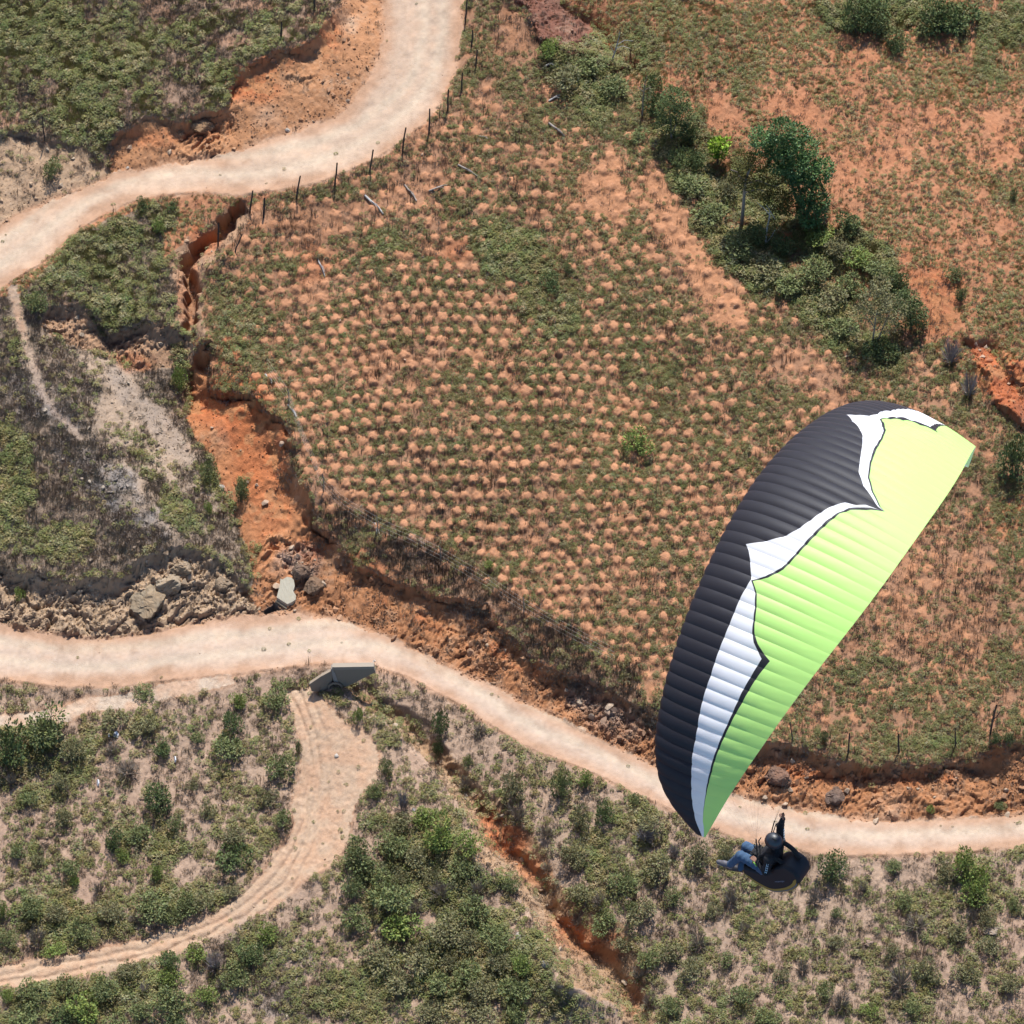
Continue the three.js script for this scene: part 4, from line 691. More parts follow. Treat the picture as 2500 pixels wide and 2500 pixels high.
shrubs(Z8([['green', 100, 950, 230, 190], ['green', 290, 910, 210, 150], ['bright', 560, 850, 230, 230], ['bright', 725, 900, 170, 140], ['olive', 430, 980, 180, 120], ['green', 60, 1160, 170, 150], ['green', 280, 1190, 280, 200], ['dead', 560, 1170, 200, 130], ['green', 690, 1050, 190, 130], ['olive', 510, 1080, 160, 110], ['dead', 770, 1160, 150, 110], ['green', 750, 1290, 210, 160], ['bright', 340, 1370, 280, 150], ['olive', 600, 1390, 250, 140], ['olive', 720, 1450, 180, 120], ['green', 880, 1440, 200, 130], ['olive', 220, 1540, 230, 140], ['olive', 450, 1540, 260, 150], ['green', 700, 1640, 200, 140], ['olive', 880, 1580, 180, 120], ['bright', 1030, 1590, 150, 150], ['olive', 330, 1690, 230, 120], ['green', 560, 1700, 200, 120], ['olive', 800, 1720, 200, 120], ['green', 990, 1730, 210, 140], ['olive', 500, 1860, 220, 120], ['olive', 790, 1860, 220, 120], ['green', 90, 1330, 180, 130], ['dead', 420, 1260, 160, 90], ['bright', 480, 760, 160, 120], ['olive', 330, 780, 150, 110], ['green', 1000, 1860, 150, 110], ['olive', 620, 1560, 140, 90], ['green', 150, 1050, 180, 120], ['green', 250, 1110, 160, 110], ['olive', 330, 1090, 130, 100]]), 'in the dense thicket by the gully', 'shrubs of the dense thicket by the gully');
shrubs(Z8([['dark', 560, 225, 110, 170, 'tall deep green shrub at the head of the gully below the lower road'], ['dark', 540, 370, 80, 90, 'small dark shrub directly below the deep green shrub in the gully head'], ['bright', 95, 190, 60, 120, 'narrow bright green shrub on the right rim of the bare sandy area'], ['green', 260, 480, 80, 130, 'upright green shrub at the right edge of the bare sandy area'], ['green', 190, 610, 110, 90, 'green shrub at the lower right corner of the bare sandy area'], ['lilac', 350, 670, 120, 140, 'leafless grey lilac shrub at the top of the dense thicket'], ['green', 720, 440, 60, 60, 'tiny green shrub on the bare slope just below the lower road'], ['olive', 980, 580, 150, 180, 'tall feathery olive shrub between the lower road and the orange gully'], ['dead', 1000, 740, 160, 130, 'dry brown shrub below the tall feathery olive shrub'], ['green', 1250, 570, 130, 170, 'tall green shrub below the lower road, left of the wing tip'], ['bright', 1380, 550, 110, 110, 'spiky bright shrub on the lower edge of the road, left of the wing tip'], ['olive', 1360, 770, 110, 150, 'upright olive shrub below the spiky bright shrub'], ['green', 1660, 655, 70, 60, 'small round shrub on the lower road edge beside the wing tip'], ['lilac', 1720, 850, 180, 110, 'leafless lilac shrub just left of the lower wing tip'], ['green', 960, 1150, 100, 90, 'low green shrub on the floor of the orange gully']]));
shrubs(Z8([['dark', 1490, 730, 140, 150], ['olive', 1740, 790, 180, 130], ['dead', 1160, 840, 160, 90], ['dead', 700, 560, 140, 110], ['dead', 780, 260, 140, 70], ['lilac', 1880, 940, 120, 100], ['olive', 1310, 960, 170, 160], ['dead', 1160, 1040, 120, 80], ['olive', 1350, 1170, 160, 130], ['dead', 1460, 1220, 150, 110], ['green', 1600, 1120, 190, 130], ['olive', 1780, 1040, 200, 140], ['dead', 1330, 1340, 140, 90], ['green', 1480, 1360, 180, 120], ['olive', 1700, 1290, 200, 130], ['green', 1880, 1210, 130, 120], ['olive', 1590, 1470, 140, 90], ['green', 1740, 1560, 150, 120], ['olive', 1860, 1520, 160, 120], ['dead', 1680, 1640, 150, 110], ['green', 1860, 1830, 160, 110], ['dead', 1740, 1790, 140, 110], ['green', 1640, 1260, 100, 100]]), 'between the gully and the pilot', 'dusty shrubs between gully and pilot');
shrubs(Z9([['dark', 840, 1035, 170, 150, 'round green shrub on the lower road edge just right of the pilot'], ['bright', 1595, 1020, 180, 170, 'dense bright green round shrub by the lower road near the right edge'], ['bright', 1690, 1085, 110, 100, 'bright shrub touching the lower right of the dense round shrub by the road'], ['bright', 1665, 1180, 180, 150, 'dense bright green shrub standing below the other two bright ones near the right edge'], ['green', 1195, 1045, 110, 60, 'low flat shrub between the two round shrubs on the road edge'], ['olive', 1490, 1060, 120, 100, 'olive shrub left of the dense bright shrub by the road'], ['dark', 800, 310, 60, 90, 'small dark green shrub on the rim above the lower road, right of the wing'], ['bright', 1400, 715, 60, 50, 'tiny bright green shrub at the foot of the bank on the upper road edge'], ['green', 1790, 695, 80, 40, 'flat green shrub at the foot of the bank near the right edge'], ['dark', 1770, 310, 70, 70, 'dark round shrub beside the crooked post at the right'], ['dark', 1850, 320, 70, 80, 'dark round shrub at the right of the one beside the crooked post']]));
shrubs(Z9([['olive', 100, 960, 170, 150], ['olive', 240, 960, 110, 120], ['dead', 270, 1200, 160, 130], ['dead', 740, 1200, 140, 120], ['green', 870, 1290, 80, 70], ['green', 1250, 1240, 110, 90], ['green', 730, 1290, 90, 50], ['dead', 90, 1450, 180, 120], ['olive', 1560, 1400, 150, 110], ['olive', 1390, 1620, 160, 140], ['olive', 1600, 1630, 180, 120], ['dead', 1230, 1660, 240, 180], ['bright', 1060, 1840, 120, 70], ['green', 1290, 1830, 120, 100], ['green', 810, 1730, 120, 100], ['dead', 900, 1790, 180, 120], ['green', 330, 1760, 150, 130], ['olive', 50, 1610, 170, 130], ['olive', 560, 1650, 110, 90], ['dead', 680, 1600, 130, 90], ['green', 840, 1860, 50, 60], ['olive', 1850, 1700, 150, 120], ['olive', 1740, 1480, 150, 100], ['dead', 1320, 1350, 230, 100], ['olive', 1180, 1500, 110, 80], ['green', 240, 1560, 110, 80], ['olive', 180, 1280, 110, 80], ['dead', 1020, 1150, 110, 80], ['green', 480, 1890, 160, 90], ['olive', 1720, 1330, 120, 120], ['olive', 860, 1460, 110, 70], ['dead', 350, 1380, 120, 80], ['green', 1880, 1250, 90, 90], ['dead', 1640, 1310, 120, 100]]), 'on the lower right slope', 'dusty shrubs of the lower right slope');
shrubs([['green', 90, 740, 60, 50, 'bushy green shrub beside the start of the thin path under the upper road'], ['bright', 385, 555, 40, 36, 'bright shrub near the top of the overgrown patch below the upper road'], ['dark', 350, 497, 40, 34, 'dark shrub on the lower edge of the upper road'], ['dark', 420, 500, 40, 22, 'dark clump of soil and shrub alone beside the upper road'], ['green', 125, 410, 55, 55, 'shrub growing in the middle of the tan bank at the left edge'], ['green', 590, 1200, 40, 66, 'tall grassy shrub in the middle of the orange landslip'], ['green', 510, 1150, 50, 70, 'green shrub on the left edge of the orange landslip'], ['bright', 510, 1240, 26, 40, 'small bright shrub on the rubble left of the landslip floor'], ['bright', 440, 925, 40, 60, 'bright shrub at the top left of the orange landslip'], ['bright', 50, 1450, 30, 34, 'bright small shrub on the rocky bank at the left edge'], ['bright', 1195, 1380, 28, 22, 'tiny bright green shrub among brown grass at the lower edge of the field'], ['green', 1385, 655, 26, 32, 'small fresh green shrub beside the bare strip of the field'], ['dark', 1345, 690, 60, 40, 'dark green shrub low in the green belt of the field'], ['bright', 1340, 120, 60, 50, 'bright green shrub on the slope right of the upper road'], ['bright', 1560, 1080, 80, 56, 'green shrub in the field left of the top of the wing'], ['dark', 2330, 40, 120, 70, 'large dark shrub at the top edge near the right corner'], ['dark', 2130, 20, 110, 70, 'tall dark shrub at the top edge right of centre'], ['green', 2190, 95, 60, 50, 'green shrub under the dark ones at the top edge'], ['dark', 2185, 115, 40, 34, 'small dark shrub above the bare orange patch at the top right'], ['dark', 2475, 1120, 90, 110, 'dark bush at the right edge beside the wing tip'], ['dark', 2475, 475, 22, 34, 'small dark upright shrub near the right edge'], ['green', 2335, 670, 50, 36, 'green shrub on the orange soil near the right edge'], ['dark', 2345, 720, 36, 40, 'dark shrub right of the orange slip near the right edge']]);

shrubs([['dark', 1600, 255, 70, 70, 'dark shrub left of the small shady tree at the top of the hollow'], ['green', 1560, 330, 60, 30, 'low mid green shrub at the foot of the slender leafless tree'], ['green', 1500, 210, 90, 50, 'mid green shrub below the leafless white tree'], ['dark', 1590, 205, 60, 50, 'dark shrub above the small shady tree'], ['green', 1440, 160, 100, 40, 'mid green shrub between the reddish bank and the white dead branch'], ['olive', 1380, 190, 90, 50, 'olive shrub right of the white dead branch by the road posts'], ['dark', 1660, 385, 70, 50, 'dark shrub in the shade below the small shady tree'], ['green', 1690, 440, 90, 40, 'mid green shrub in the green belt left of the trees'], ['green', 1740, 520, 100, 40, 'mid green shrub below the yellow green sapling'], ['green', 1800, 590, 90, 40, 'mid green shrub left of the half bare pale tree'], ['olive', 1860, 660, 100, 40, 'olive shrub in the green belt below the half bare tree'], ['green', 1930, 690, 100, 40, 'mid green shrub in the belt left of the low bright clumps'], ['olive', 2030, 730, 90, 40, 'olive shrub in the belt left of the spindly tree'], ['green', 2060, 800, 90, 40, 'mid green shrub below left of the spindly tree'], ['dark', 2190, 690, 70, 60, 'dark shrub on the upper edge of the hollow above the dark bushy tree'], ['green', 2135, 650, 80, 40, 'mid green shrub at the right end of the second bright clump'], ['dark', 1845, 575, 80, 60, 'dark shrub in the shade at the foot of the olive brown tree'], ['dark', 1905, 600, 70, 50, 'dark shrub just below the half bare pale tree'], ['bright', 1995, 570, 90, 36, 'low bright green clump below the tallest tree'], ['bright', 2095, 635, 90, 40, 'low bright green clump down the hollow from the small shiny tree'], ['olive', 2040, 610, 80, 50, 'olive shrub between the two low bright clumps in the hollow'], ['green', 1990, 660, 90, 50, 'mid green shrub in the middle of the green hollow'], ['green', 2080, 700, 80, 50, 'mid green shrub above the spindly tree in the hollow'], ['dark', 2150, 850, 90, 40, 'dark shrub in the shade under the spindly tree'], ['dark', 1700, 390, 60, 50, 'dark shrub between the small shady tree and the yellow green sapling'], ['dark', 1680, 330, 60, 60, 'dark shrub touching the small shady tree'], ['olive', 1780, 460, 70, 50, 'olive shrub left of the bare pale trunk'], ['dark', 2090, 45, 80, 90, 'dark tall shrub at the top edge left of the tallest dark one'], ['dark', 2290, 45, 100, 80, 'dark shrub left of the large one near the top right corner'], ['green', 2150, 60, 60, 60, 'green shrub squeezed between the dark ones at the top edge'], ['lilac', 2320, 860, 80, 70, 'leafless lilac grey shrub left of the red eroded bank'], ['lilac', 2365, 940, 70, 70, 'leafless lilac grey shrub below the red eroded bank']]);

// the hollow at the upper right: trees > trunk, branch, crown
function tree(name, baseUV, label, trunks, lobes, leaves, mat, barkMat, len = 0.13, wid = 0.04) {
  const b = ground(...baseUV, -0.05), g = thing(name, b); tag(g, label, 'tree');
  const at = (u, v, dz = 0) => upright(u, v, b).add(V(0, 0, dz)).sub(b), r = rng(Math.round(baseUV[0]));
  trunks.forEach((t) => {
    const pos = [], col = [], idx = [], pts = t.slice(1).map(([u, v, dz]) => at(u, v, dz));
    for (let i = 0; i + 1 < pts.length; i++) { const f0 = 1 - i / pts.length * 0.7, f1 = 1 - (i + 1) / pts.length * 0.7, w = 0.85 + 0.3 * r(); rod(pos, col, idx, pts[i], pts[i + 1], t[0] * f0, t[0] * f1, 6, [w, w, w]); }
    addMesh(t[0] >= 0.05 ? 'trunk' : 'branch', geoOf(pos, col, idx), barkMat, g);
  });
  if (lobes.length) addMesh('crown', cloud(Math.round(baseUV[0]), lobes.map(([u, v, rad0, dz, k]) => { const rad = rad0 * 1.12, p = at(u, v, dz); return [p.x, p.y, p.z, rad / 50, rad / 50 * (k || 1)]; }), Math.round(leaves * 1.5), len, wid), mat, g);
  return g;
}
tree('tree', [1965, 525], 'tallest dark green bushy tree in the hollow at the upper right', [[0.1, [1965, 527], [1955, 470], [1925, 400], [1905, 330]], [0.09, [1970, 527], [1985, 460], [1990, 410]], [0.07, [1958, 527], [1930, 440], [1860, 350]]],
  [[1853, 325, 24, 0.3], [1862, 352, 26, 0], [1908, 312, 30, 0.2], [1914, 345, 30, 0.5], [1946, 338, 26, -0.4], [1935, 380, 36, 0.4], [1905, 385, 30, 0.3], [1970, 370, 28, -0.3], [1893, 355, 26, 0.2], [1962, 410, 34, 0.2], [2010, 412, 26, 0], [2000, 432, 26, -0.2], [1962, 442, 32, 0.6], [1985, 468, 34, 0.6], [1978, 500, 34, 0.7], [2000, 490, 24, 0.2], [1940, 420, 28, 0]], 9500, MAT.tree, MAT.stem);
tree('tree', [1811, 545], 'olive brown tree with a bare pale trunk, left of the tallest tree', [[0.11, [1811, 547], [1815, 500], [1820, 440], [1835, 400]], [0.05, [1818, 450], [1800, 420], [1783, 414]], [0.04, [1818, 450], [1850, 440], [1890, 455], [1905, 450]], [0.035, [1817, 470], [1850, 462], [1870, 468]]],
  [[1815, 390, 26, 0, 0.7], [1850, 405, 30, -0.3, 0.6], [1800, 430, 20, 0.2, 0.7], [1885, 440, 28, -0.2, 0.6], [1830, 440, 22, 0.3, 0.6], [1900, 485, 36, 0.2, 0.65], [1860, 470, 24, 0, 0.6], [1925, 500, 24, 0.2, 0.6]], 4200, MAT.brownOlive, MAT.dead, 0.1, 0.03);
tree('bare_tree', [1868, 600], 'half bare pale tree with thin forked branches below the olive brown tree', [[0.06, [1868, 603], [1872, 560], [1880, 525]], [0.025, [1880, 525], [1865, 508], [1848, 494]], [0.025, [1876, 540], [1880, 515], [1892, 535]], [0.02, [1880, 525], [1878, 510], [1870, 500]], [0.03, [1868, 598], [1885, 575], [1893, 560]]], [[1890, 545, 20, 0, 0.7], [1870, 575, 18, 0.1, 0.7]], 320, MAT.brownOlive, MAT.silver, 0.09, 0.026);
tree('sapling', [1752, 400], 'bright yellow green sapling left of the trees in the hollow', [[0.05, [1752, 402], [1755, 370], [1758, 345]]], [[1750, 352, 16, 0, 0.8], [1768, 346, 13, 0.1, 0.7], [1758, 372, 13, 0, 0.8], [1742, 368, 10, 0.1, 0.8]], 320, leafy('#b4d64a', 0.6), MAT.stem, 0.2, 0.06);
tree('tree', [1640, 345], 'small dark shady tree at the top of the hollow, upper right of centre', [[0.06, [1640, 347], [1638, 310], [1635, 270]], [0.03, [1640, 330], [1652, 300], [1650, 285]]], [[1630, 265, 28, 0, 1.1], [1655, 255, 30, -0.3], [1640, 230, 24, 0.2], [1670, 290, 26, -0.3], [1655, 310, 22, 0.1, 0.8], [1620, 300, 18, 0.2]], 2200, MAT.dark, MAT.dead, 0.11, 0.034);
tree('tree', [2130, 835], 'spindly tree with thin pale trunks at the lower end of the hollow', [[0.05, [2130, 838], [2135, 800], [2140, 760]], [0.04, [2140, 838], [2160, 790], [2175, 755]], [0.025, [2135, 800], [2115, 770], [2110, 750]]], [[2140, 735, 36, 0, 0.8], [2180, 760, 34, -0.2, 0.8], [2110, 755, 26, 0.2, 0.8], [2165, 790, 26, 0, 0.7], [2150, 705, 24, -0.3, 0.8]], 1900, MAT.olive, MAT.dead, 0.11, 0.032);
tree('tree', [2225, 805], 'dark green bushy tree right of the spindly tree at the end of the hollow', [[0.05, [2225, 807], [2222, 770], [2218, 740]]], [[2215, 735, 28, 0], [2235, 755, 26, 0.2], [2205, 770, 26, 0.1], [2245, 780, 20, 0]], 1500, MAT.dark, MAT.stem, 0.11, 0.034);
tree('tree', [2070, 560], 'small bushy tree with shiny leaves right below the tallest tree', [[0.05, [2070, 562], [2072, 545], [2080, 535]]], [[2058, 535, 16, 0], [2082, 540, 15, 0.1], [2075, 555, 14, 0.3]], 520, MAT.dark, MAT.stem, 0.12, 0.036);
tree('bare_tree', [1492, 150], 'leafless white tree beside the dark reddish bank at the top', [[0.05, [1492, 152], [1502, 125], [1510, 95]], [0.02, [1506, 110], [1525, 98], [1545, 100]], [0.02, [1506, 110], [1512, 88], [1512, 75]], [0.018, [1504, 118], [1520, 112], [1538, 118]], [0.016, [1500, 130], [1490, 112]]], [], 0, MAT.olive, MAT.silver);
tree('bare_tree', [1568, 285], 'slender leafless tree in the hollow, left of the small dark shady tree', [[0.05, [1568, 288], [1570, 240], [1575, 200]], [0.02, [1572, 220], [1590, 212]], [0.02, [1572, 225], [1555, 210]], [0.018, [1574, 205], [1580, 185]]], [[1575, 225, 20, 0, 0.9]], 120, MAT.olive, MAT.dead, 0.08, 0.024);
tree('dead_tree', [1542, 165], 'rust brown dead bush beside the leafless white tree at the top', [[0.05, [1542, 168], [1540, 140], [1538, 120]], [0.03, [1546, 168], [1552, 140], [1556, 125]], [0.03, [1536, 168], [1528, 145], [1524, 135]]], [[1540, 150, 14, 0, 1.2]], 240, leafy('#a06a48', 0.9), barkM('#7a4a36'), 0.12, 0.015);

// ------------------------------------------------------------------ fence posts, wire, dead branches, stones
const addRod = (name, pts, rad, mat, parent, seed) => {
  const pos = [], col = [], idx = [], r = rng(seed);
  for (let i = 0; i + 1 < pts.length; i++) { const f0 = 1 - 0.3 * i / pts.length, f1 = 1 - 0.3 * (i + 1) / pts.length, w = 0.8 + 0.4 * r(); rod(pos, col, idx, pts[i], pts[i + 1], rad * f0, rad * f1, 7, [w, w, w]); }
  return addMesh(name, geoOf(pos, col, idx), mat, parent);
};
function post(u0, v0, u1, v1, label, group, rad = 0.05, fork) {
  const b = ground(u0, v0), g = thing('fence_post', b), r = rng(Math.round(u0 * 3 + v0)), e = upright(u1, v1, b).sub(b), m = e.clone().multiplyScalar(0.5).add(V(0.05 * (r() - 0.5), 0, 0.05 * (r() - 0.5)));
  tag(g, label, 'fence post', group);
  addRod('stake', [V(0, -0.25, 0), e.clone().multiplyScalar(0.22), m, e], rad, MAT.post, g, Math.round(u0));
  if (fork) addRod('side_branch', [m, m.clone().add(V(fork * 0.3, 0.25, 0.05)), m.clone().add(V(fork * 0.45, 0.55, 0.05))], rad * 0.5, MAT.post, g, Math.round(v0));
}
const ORD = ['first', 'second', 'third', 'fourth', 'fifth', 'sixth', 'seventh', 'eighth', 'ninth', 'tenth']; let ordinal = 0;
for (const p of [[1135, 60, 1140, 0], [1151, 113, 1154, 74], [1161, 164, 1165, 123], [1127, 222, 1129, 178], [1093, 270, 1095, 219], [1047, 325, 1049, 266], [982, 370, 991, 312], [902, 420, 911, 366], [817, 452, 823, 398], [723, 486, 733, 430]]) post(...p, `${ORD[ordinal++]} thin dark fence post from the top along the upper dirt road`, 'fence posts along the upper road');
post(609, 521, 617, 466, 'taller of the two close posts at the bend of the upper road');
post(643, 530, 646, 484, 'shorter grey post right of its taller neighbour at the bend of the upper road', null, 0.06);
post(532, 602, 534, 544, 'upright post at the edge of the narrow gully below the upper road');
post(572, 615, 591, 572, 'leaning broken post at the top corner of the field of mounds', null, 0.04);
post(109, 343, 104, 287, 'lone post on the rim of the tan bank at the left edge', null, 0.04);
post(686, 90, 687, 54, 'lone grey post on the green plateau above the cut bank', null, 0.055);
post(768, 24, 768, -12, 'dark post at the top edge of the plateau', null, 0.06);
post(1936, 1811, 1929, 1763, 'thin crooked stake nearest the wing on the rim above the lower road', null, 0.035);
post(2071, 1841, 2074, 1791, 'short stake between the thin crooked one and the forked ones above the lower road', null, 0.045);
post(2195, 1841, 2194, 1793, 'straight stake in the grass midway along the rim above the lower road', null, 0.05);
post(2333, 1824, 2332, 1779, 'forked grey stake on the rim above the lower road', null, 0.04, -1);
post(2417, 1791, 2433, 1722, 'tall crooked dark post beside two round shrubs near the right edge', null, 0.055, 0.6);
{
  const line = [[655, 915], [705, 990], [742, 1090], [790, 1200], [835, 1247], [921, 1300], [1000, 1335], [1075, 1375], [1187, 1440], [1278, 1500], [1373, 1555], [1500, 1620]].map(([u, v]) => ground(u, v));
  const g = thing('wire_fence', line[0]); tag(g, 'thin wire fence strung along the lower left edge of the field of mounds', 'wire fence');
  const wireM = new THREE.MeshStandardMaterial({ color: 0xb8b2a8, roughness: 0.6, metalness: 0.3 });
  for (let k = 0; k < 4; k++) {
    const pts = []; line.forEach((p, i) => { pts.push(p.clone().add(V(0, 0.25 + 0.26 * k, 0)).sub(line[0])); if (i + 1 < line.length) pts.push(p.clone().lerp(line[i + 1], 0.5).add(V(0, 0.22 + 0.26 * k, 0)).sub(line[0])); });
    addMesh('wire', new THREE.TubeGeometry(new THREE.CatmullRomCurve3(pts), 120, 0.0028, 4), wireM, g);
  }
  [1, 3, 5, 7, 9].forEach((i) => { const p = line[i].clone().sub(line[0]); addRod('stake', [p.clone().add(V(0, -0.2, 0)), p.clone().add(V(0.03, 0.6, 0)), p.clone().add(V(-0.02, 1.15, 0))], 0.03, MAT.dead, g, i); });
}
function log(u0, v0, u1, v1, rad, label, mat = MAT.log) {
  const a = ground(u0, v0, rad * 0.8), b = ground(u1, v1, rad * 0.8), g = thing('dead_branch', a), r = rng(Math.round(u0 + v1)), d = b.clone().sub(a), m1 = d.clone().multiplyScalar(0.35).add(V(0, 0.05, 0.04 * r())), m2 = d.clone().multiplyScalar(0.7).add(V(0, 0.06, -0.06 * r()));
  tag(g, label, 'dead branch'); addRod('limb', [V(0, 0, 0), m1, m2, d], rad, mat, g, Math.round(u0)); addRod('side_branch', [m1, m1.clone().lerp(d, 0.25).add(V(0.1, 0.12, 0.12)), m1.clone().lerp(d, 0.5).add(V(0.14, 0.1, 0.24))], rad * 0.4, mat, g, 7);
}
log(1340, 302, 1379, 335, 0.06, 'pale dead branch on the soil right of the upper road, near the green belt');
log(1118, 404, 1165, 432, 0.055, 'dead branch lying midway across the top of the field of mounds');
log(988, 453, 1017, 492, 0.05, 'dead branch lying between the longest one and the field top');
log(891, 479, 936, 524, 0.06, 'longest dead branch at the upper left of the field of mounds', MAT.silver);
log(1047, 467, 1092, 453, 0.04, 'thin dead branch lying flat beside low weeds at the field top');
log(1168, 333, 1192, 340, 0.035, 'small dead branch near the top of the field, above the others');
log(1329, 164, 1353, 155, 0.05, 'white dead branch on the green slope right of the road posts', MAT.silver);
log(1340, 248, 1368, 233, 0.05, 'white dead branch at the left of the green belt, upper centre', MAT.silver);
log(775, 632, 793, 676, 0.045, 'white stick on bare orange soil at the left of the field', MAT.silver);
log(648, 915, 664, 938, 0.045, 'white forked stick by the grassy corner above the landslip', MAT.silver);
log(703, 990, 724, 1020, 0.05, 'white crooked stick just right of the landslip rim', MAT.silver);
log(915, 1277, 922, 1312, 0.035, 'thin white stick on the brown lower edge of the field', MAT.silver);
function boulder(name, u, v, w, h, hex, label, category = 'boulder', flat = 0.75) {
  const c = tone(hex), m = new THREE.MeshStandardMaterial({ color: new THREE.Color().setRGB(...c), vertexColors: true, roughness: 0.95, bumpMap: grain, bumpScale: 0.03 });
  const r = rng(Math.round(u * 5 + v)), planes = []; for (let i = 0; i < 15; i++) { const a = r() * 6.283, y = r() * 2 - 1, q = Math.sqrt(1 - y * y); planes.push([Math.cos(a) * q, y, Math.sin(a) * q, 0.6 + 0.35 * r()]); }
  const g = new THREE.IcosahedronGeometry(1, 9), p = g.attributes.position;
  for (let i = 0; i < p.count; i++) {                        // split faces, chipped edges
    const x = p.getX(i), y = p.getY(i), z = p.getZ(i); let k = 1; for (const [a, b2, c2, d] of planes) { const e = a * x + b2 * y + c2 * z; if (e > 0.01) k = Math.min(k, d / e); }
    k *= 1 + 0.16 * blocks(x * 2.2 + y, z * 2.2 - y * 1.4, Math.round(u)) + 0.08 * fbm(x * 4 + y * 3, z * 4 - y * 2, Math.round(u), 2) - 0.03 * Math.abs(vnoise((y * 2.2 + x) * 5, z * 3, Math.round(v)));
    p.setXYZ(i, x * k * w / 88, y * k * flat * h / 66, z * k * w / 95);
  }
  const vc = []; for (let i = 0; i < p.count; i++) { const e = 1 + 0.45 * fbm(p.getX(i) * 5, p.getY(i) * 9 + p.getZ(i) * 4, Math.round(v), 3), q = 0.06 * vnoise(p.getX(i) * 3, p.getZ(i) * 3 + p.getY(i) * 2, 5); vc.push(e * (1 + q), e, e * (1 - q)); }
  g.setAttribute('color', new THREE.Float32BufferAttribute(vc, 3)); g.computeVertexNormals();
  const o = addMesh(name, g, m, scene); o.position.copy(ground(u, v, -h / 66 * 0.12)); o.rotation.set(0.4 * (r() - 0.5), r() * 6, 0.4 * (r() - 0.5)); tag(o, label, category);
}
boulder('boulder', 541, 1192, 17, 24, '#e9ded0', 'white boulder on the left edge of the orange landslip');
boulder('boulder', 1330, 2352, 24, 26, '#d8cdc0', 'large pale boulder beside the orange gully near the bottom');
boulder('boulder', 1268, 2288, 26, 18, '#c9beb0', 'grey boulder above the large pale one beside the gully');
boulder('boulder', 1010, 1977, 10, 10, '#efe8de', 'small white stone at the top of the dense thicket');
boulder('boulder', 1467, 2480, 14, 12, '#ddd2c6', 'pale stone on the gully edge at the bottom of the view');
boulder('boulder', 822, 1846, 11, 12, '#efe6da', 'white stone on the bare sandy area right of the track');
boulder('boulder', 311, 410, 11, 9, '#f0e6d8', 'white stone at the foot of the cut bank by the upper road');
boulder('boulder', 702, 317, 12, 10, '#eee4d6', 'white stone on the cut bank where the upper road climbs');
boulder('boulder', 1221, 143, 9, 8, '#f2eee8', 'tiny white stone right of the road posts at the top');
boulder('boulder', 110, 1337, 9, 12, '#ece4da', 'white stone in the grass near the left edge of the spur');
boulder('boulder', 2345, 2135, 26, 14, '#b9a392', 'flat grey stone beneath the bright round shrubs at the right');
boulder('boulder', 2122, 2305, 20, 26, '#c8ab95', 'tan standing stone on the dry slope below the pilot');
boulder('boulder', 2420, 2270, 44, 22, '#b3a08c', 'broad grey outcrop stone near the right edge of the dry slope');
boulder('boulder', 410, 1425, 70, 66, '#bfa98c', 'biggest tan boulder bulging from the cut bank under the spur');
boulder('boulder', 445, 1385, 60, 44, '#b39a7c', 'boulder resting above the biggest one on the cut bank under the spur');
boulder('boulder', 365, 1462, 90, 44, '#ad9678', 'wide layered boulder below the biggest one on the cut bank', 'boulder', 0.6);
boulder('boulder', 545, 1425, 44, 34, '#a08a70', 'brown boulder at the right end of the cut bank under the spur');
boulder('boulder', 768, 1432, 56, 46, '#94755a', 'dark brown boulder right of the culvert mouth');
boulder('boulder', 735, 1395, 40, 44, '#8a6f5a', 'dark brown boulder touching the upper left of the one beside the culvert');
boulder('boulder', 2042, 1942, 52, 34, '#8f7462', 'round brown boulder at the foot of the bank right of the wing');
boulder('boulder', 1905, 1892, 60, 44, '#94705a', 'broken brown boulder on the bank beside the trailing edge of the wing');
boulder('boulder', 495, 300, 60, 34, '#b48e68', 'long rock ledge in the dark notch of the upper cut bank');
for (const [u, v, w, h, l] of [[240, 1914, 14, 13, 'white scrap of board among the scrub at the left'], [283, 1796, 12, 12, 'larger of two white scraps below the footpath'], [266, 1797, 7, 7, 'smaller of two white scraps below the footpath'], [428, 1857, 13, 12, 'white scrap beside the dark shrub in the middle of the left slope']]) {
  const m = addMesh('litter', (() => { const r = rng(Math.round(u)), sh = new THREE.Shape([[-0.5, -0.4], [0.1, -0.5], [0.5, -0.2], [0.4, 0.35], [0.0, 0.5], [-0.45, 0.2]].map(([x, y]) => new THREE.Vector2(x * w / 50 * (0.9 + 0.2 * r()), y * h / 40))); return new THREE.ExtrudeGeometry(sh, { depth: 0.03, bevelEnabled: true, bevelSize: 0.008, bevelThickness: 0.008, bevelSegments: 1 }); })(), new THREE.MeshStandardMaterial({ color: new THREE.Color().setRGB(0.62, 0.62, 0.63), roughness: 0.6 }), scene);
  m.position.copy(ground(u, v, 0.08)); m.rotation.set(-0.9, u * 0.1, 0.2); tag(m, l, 'litter');
}

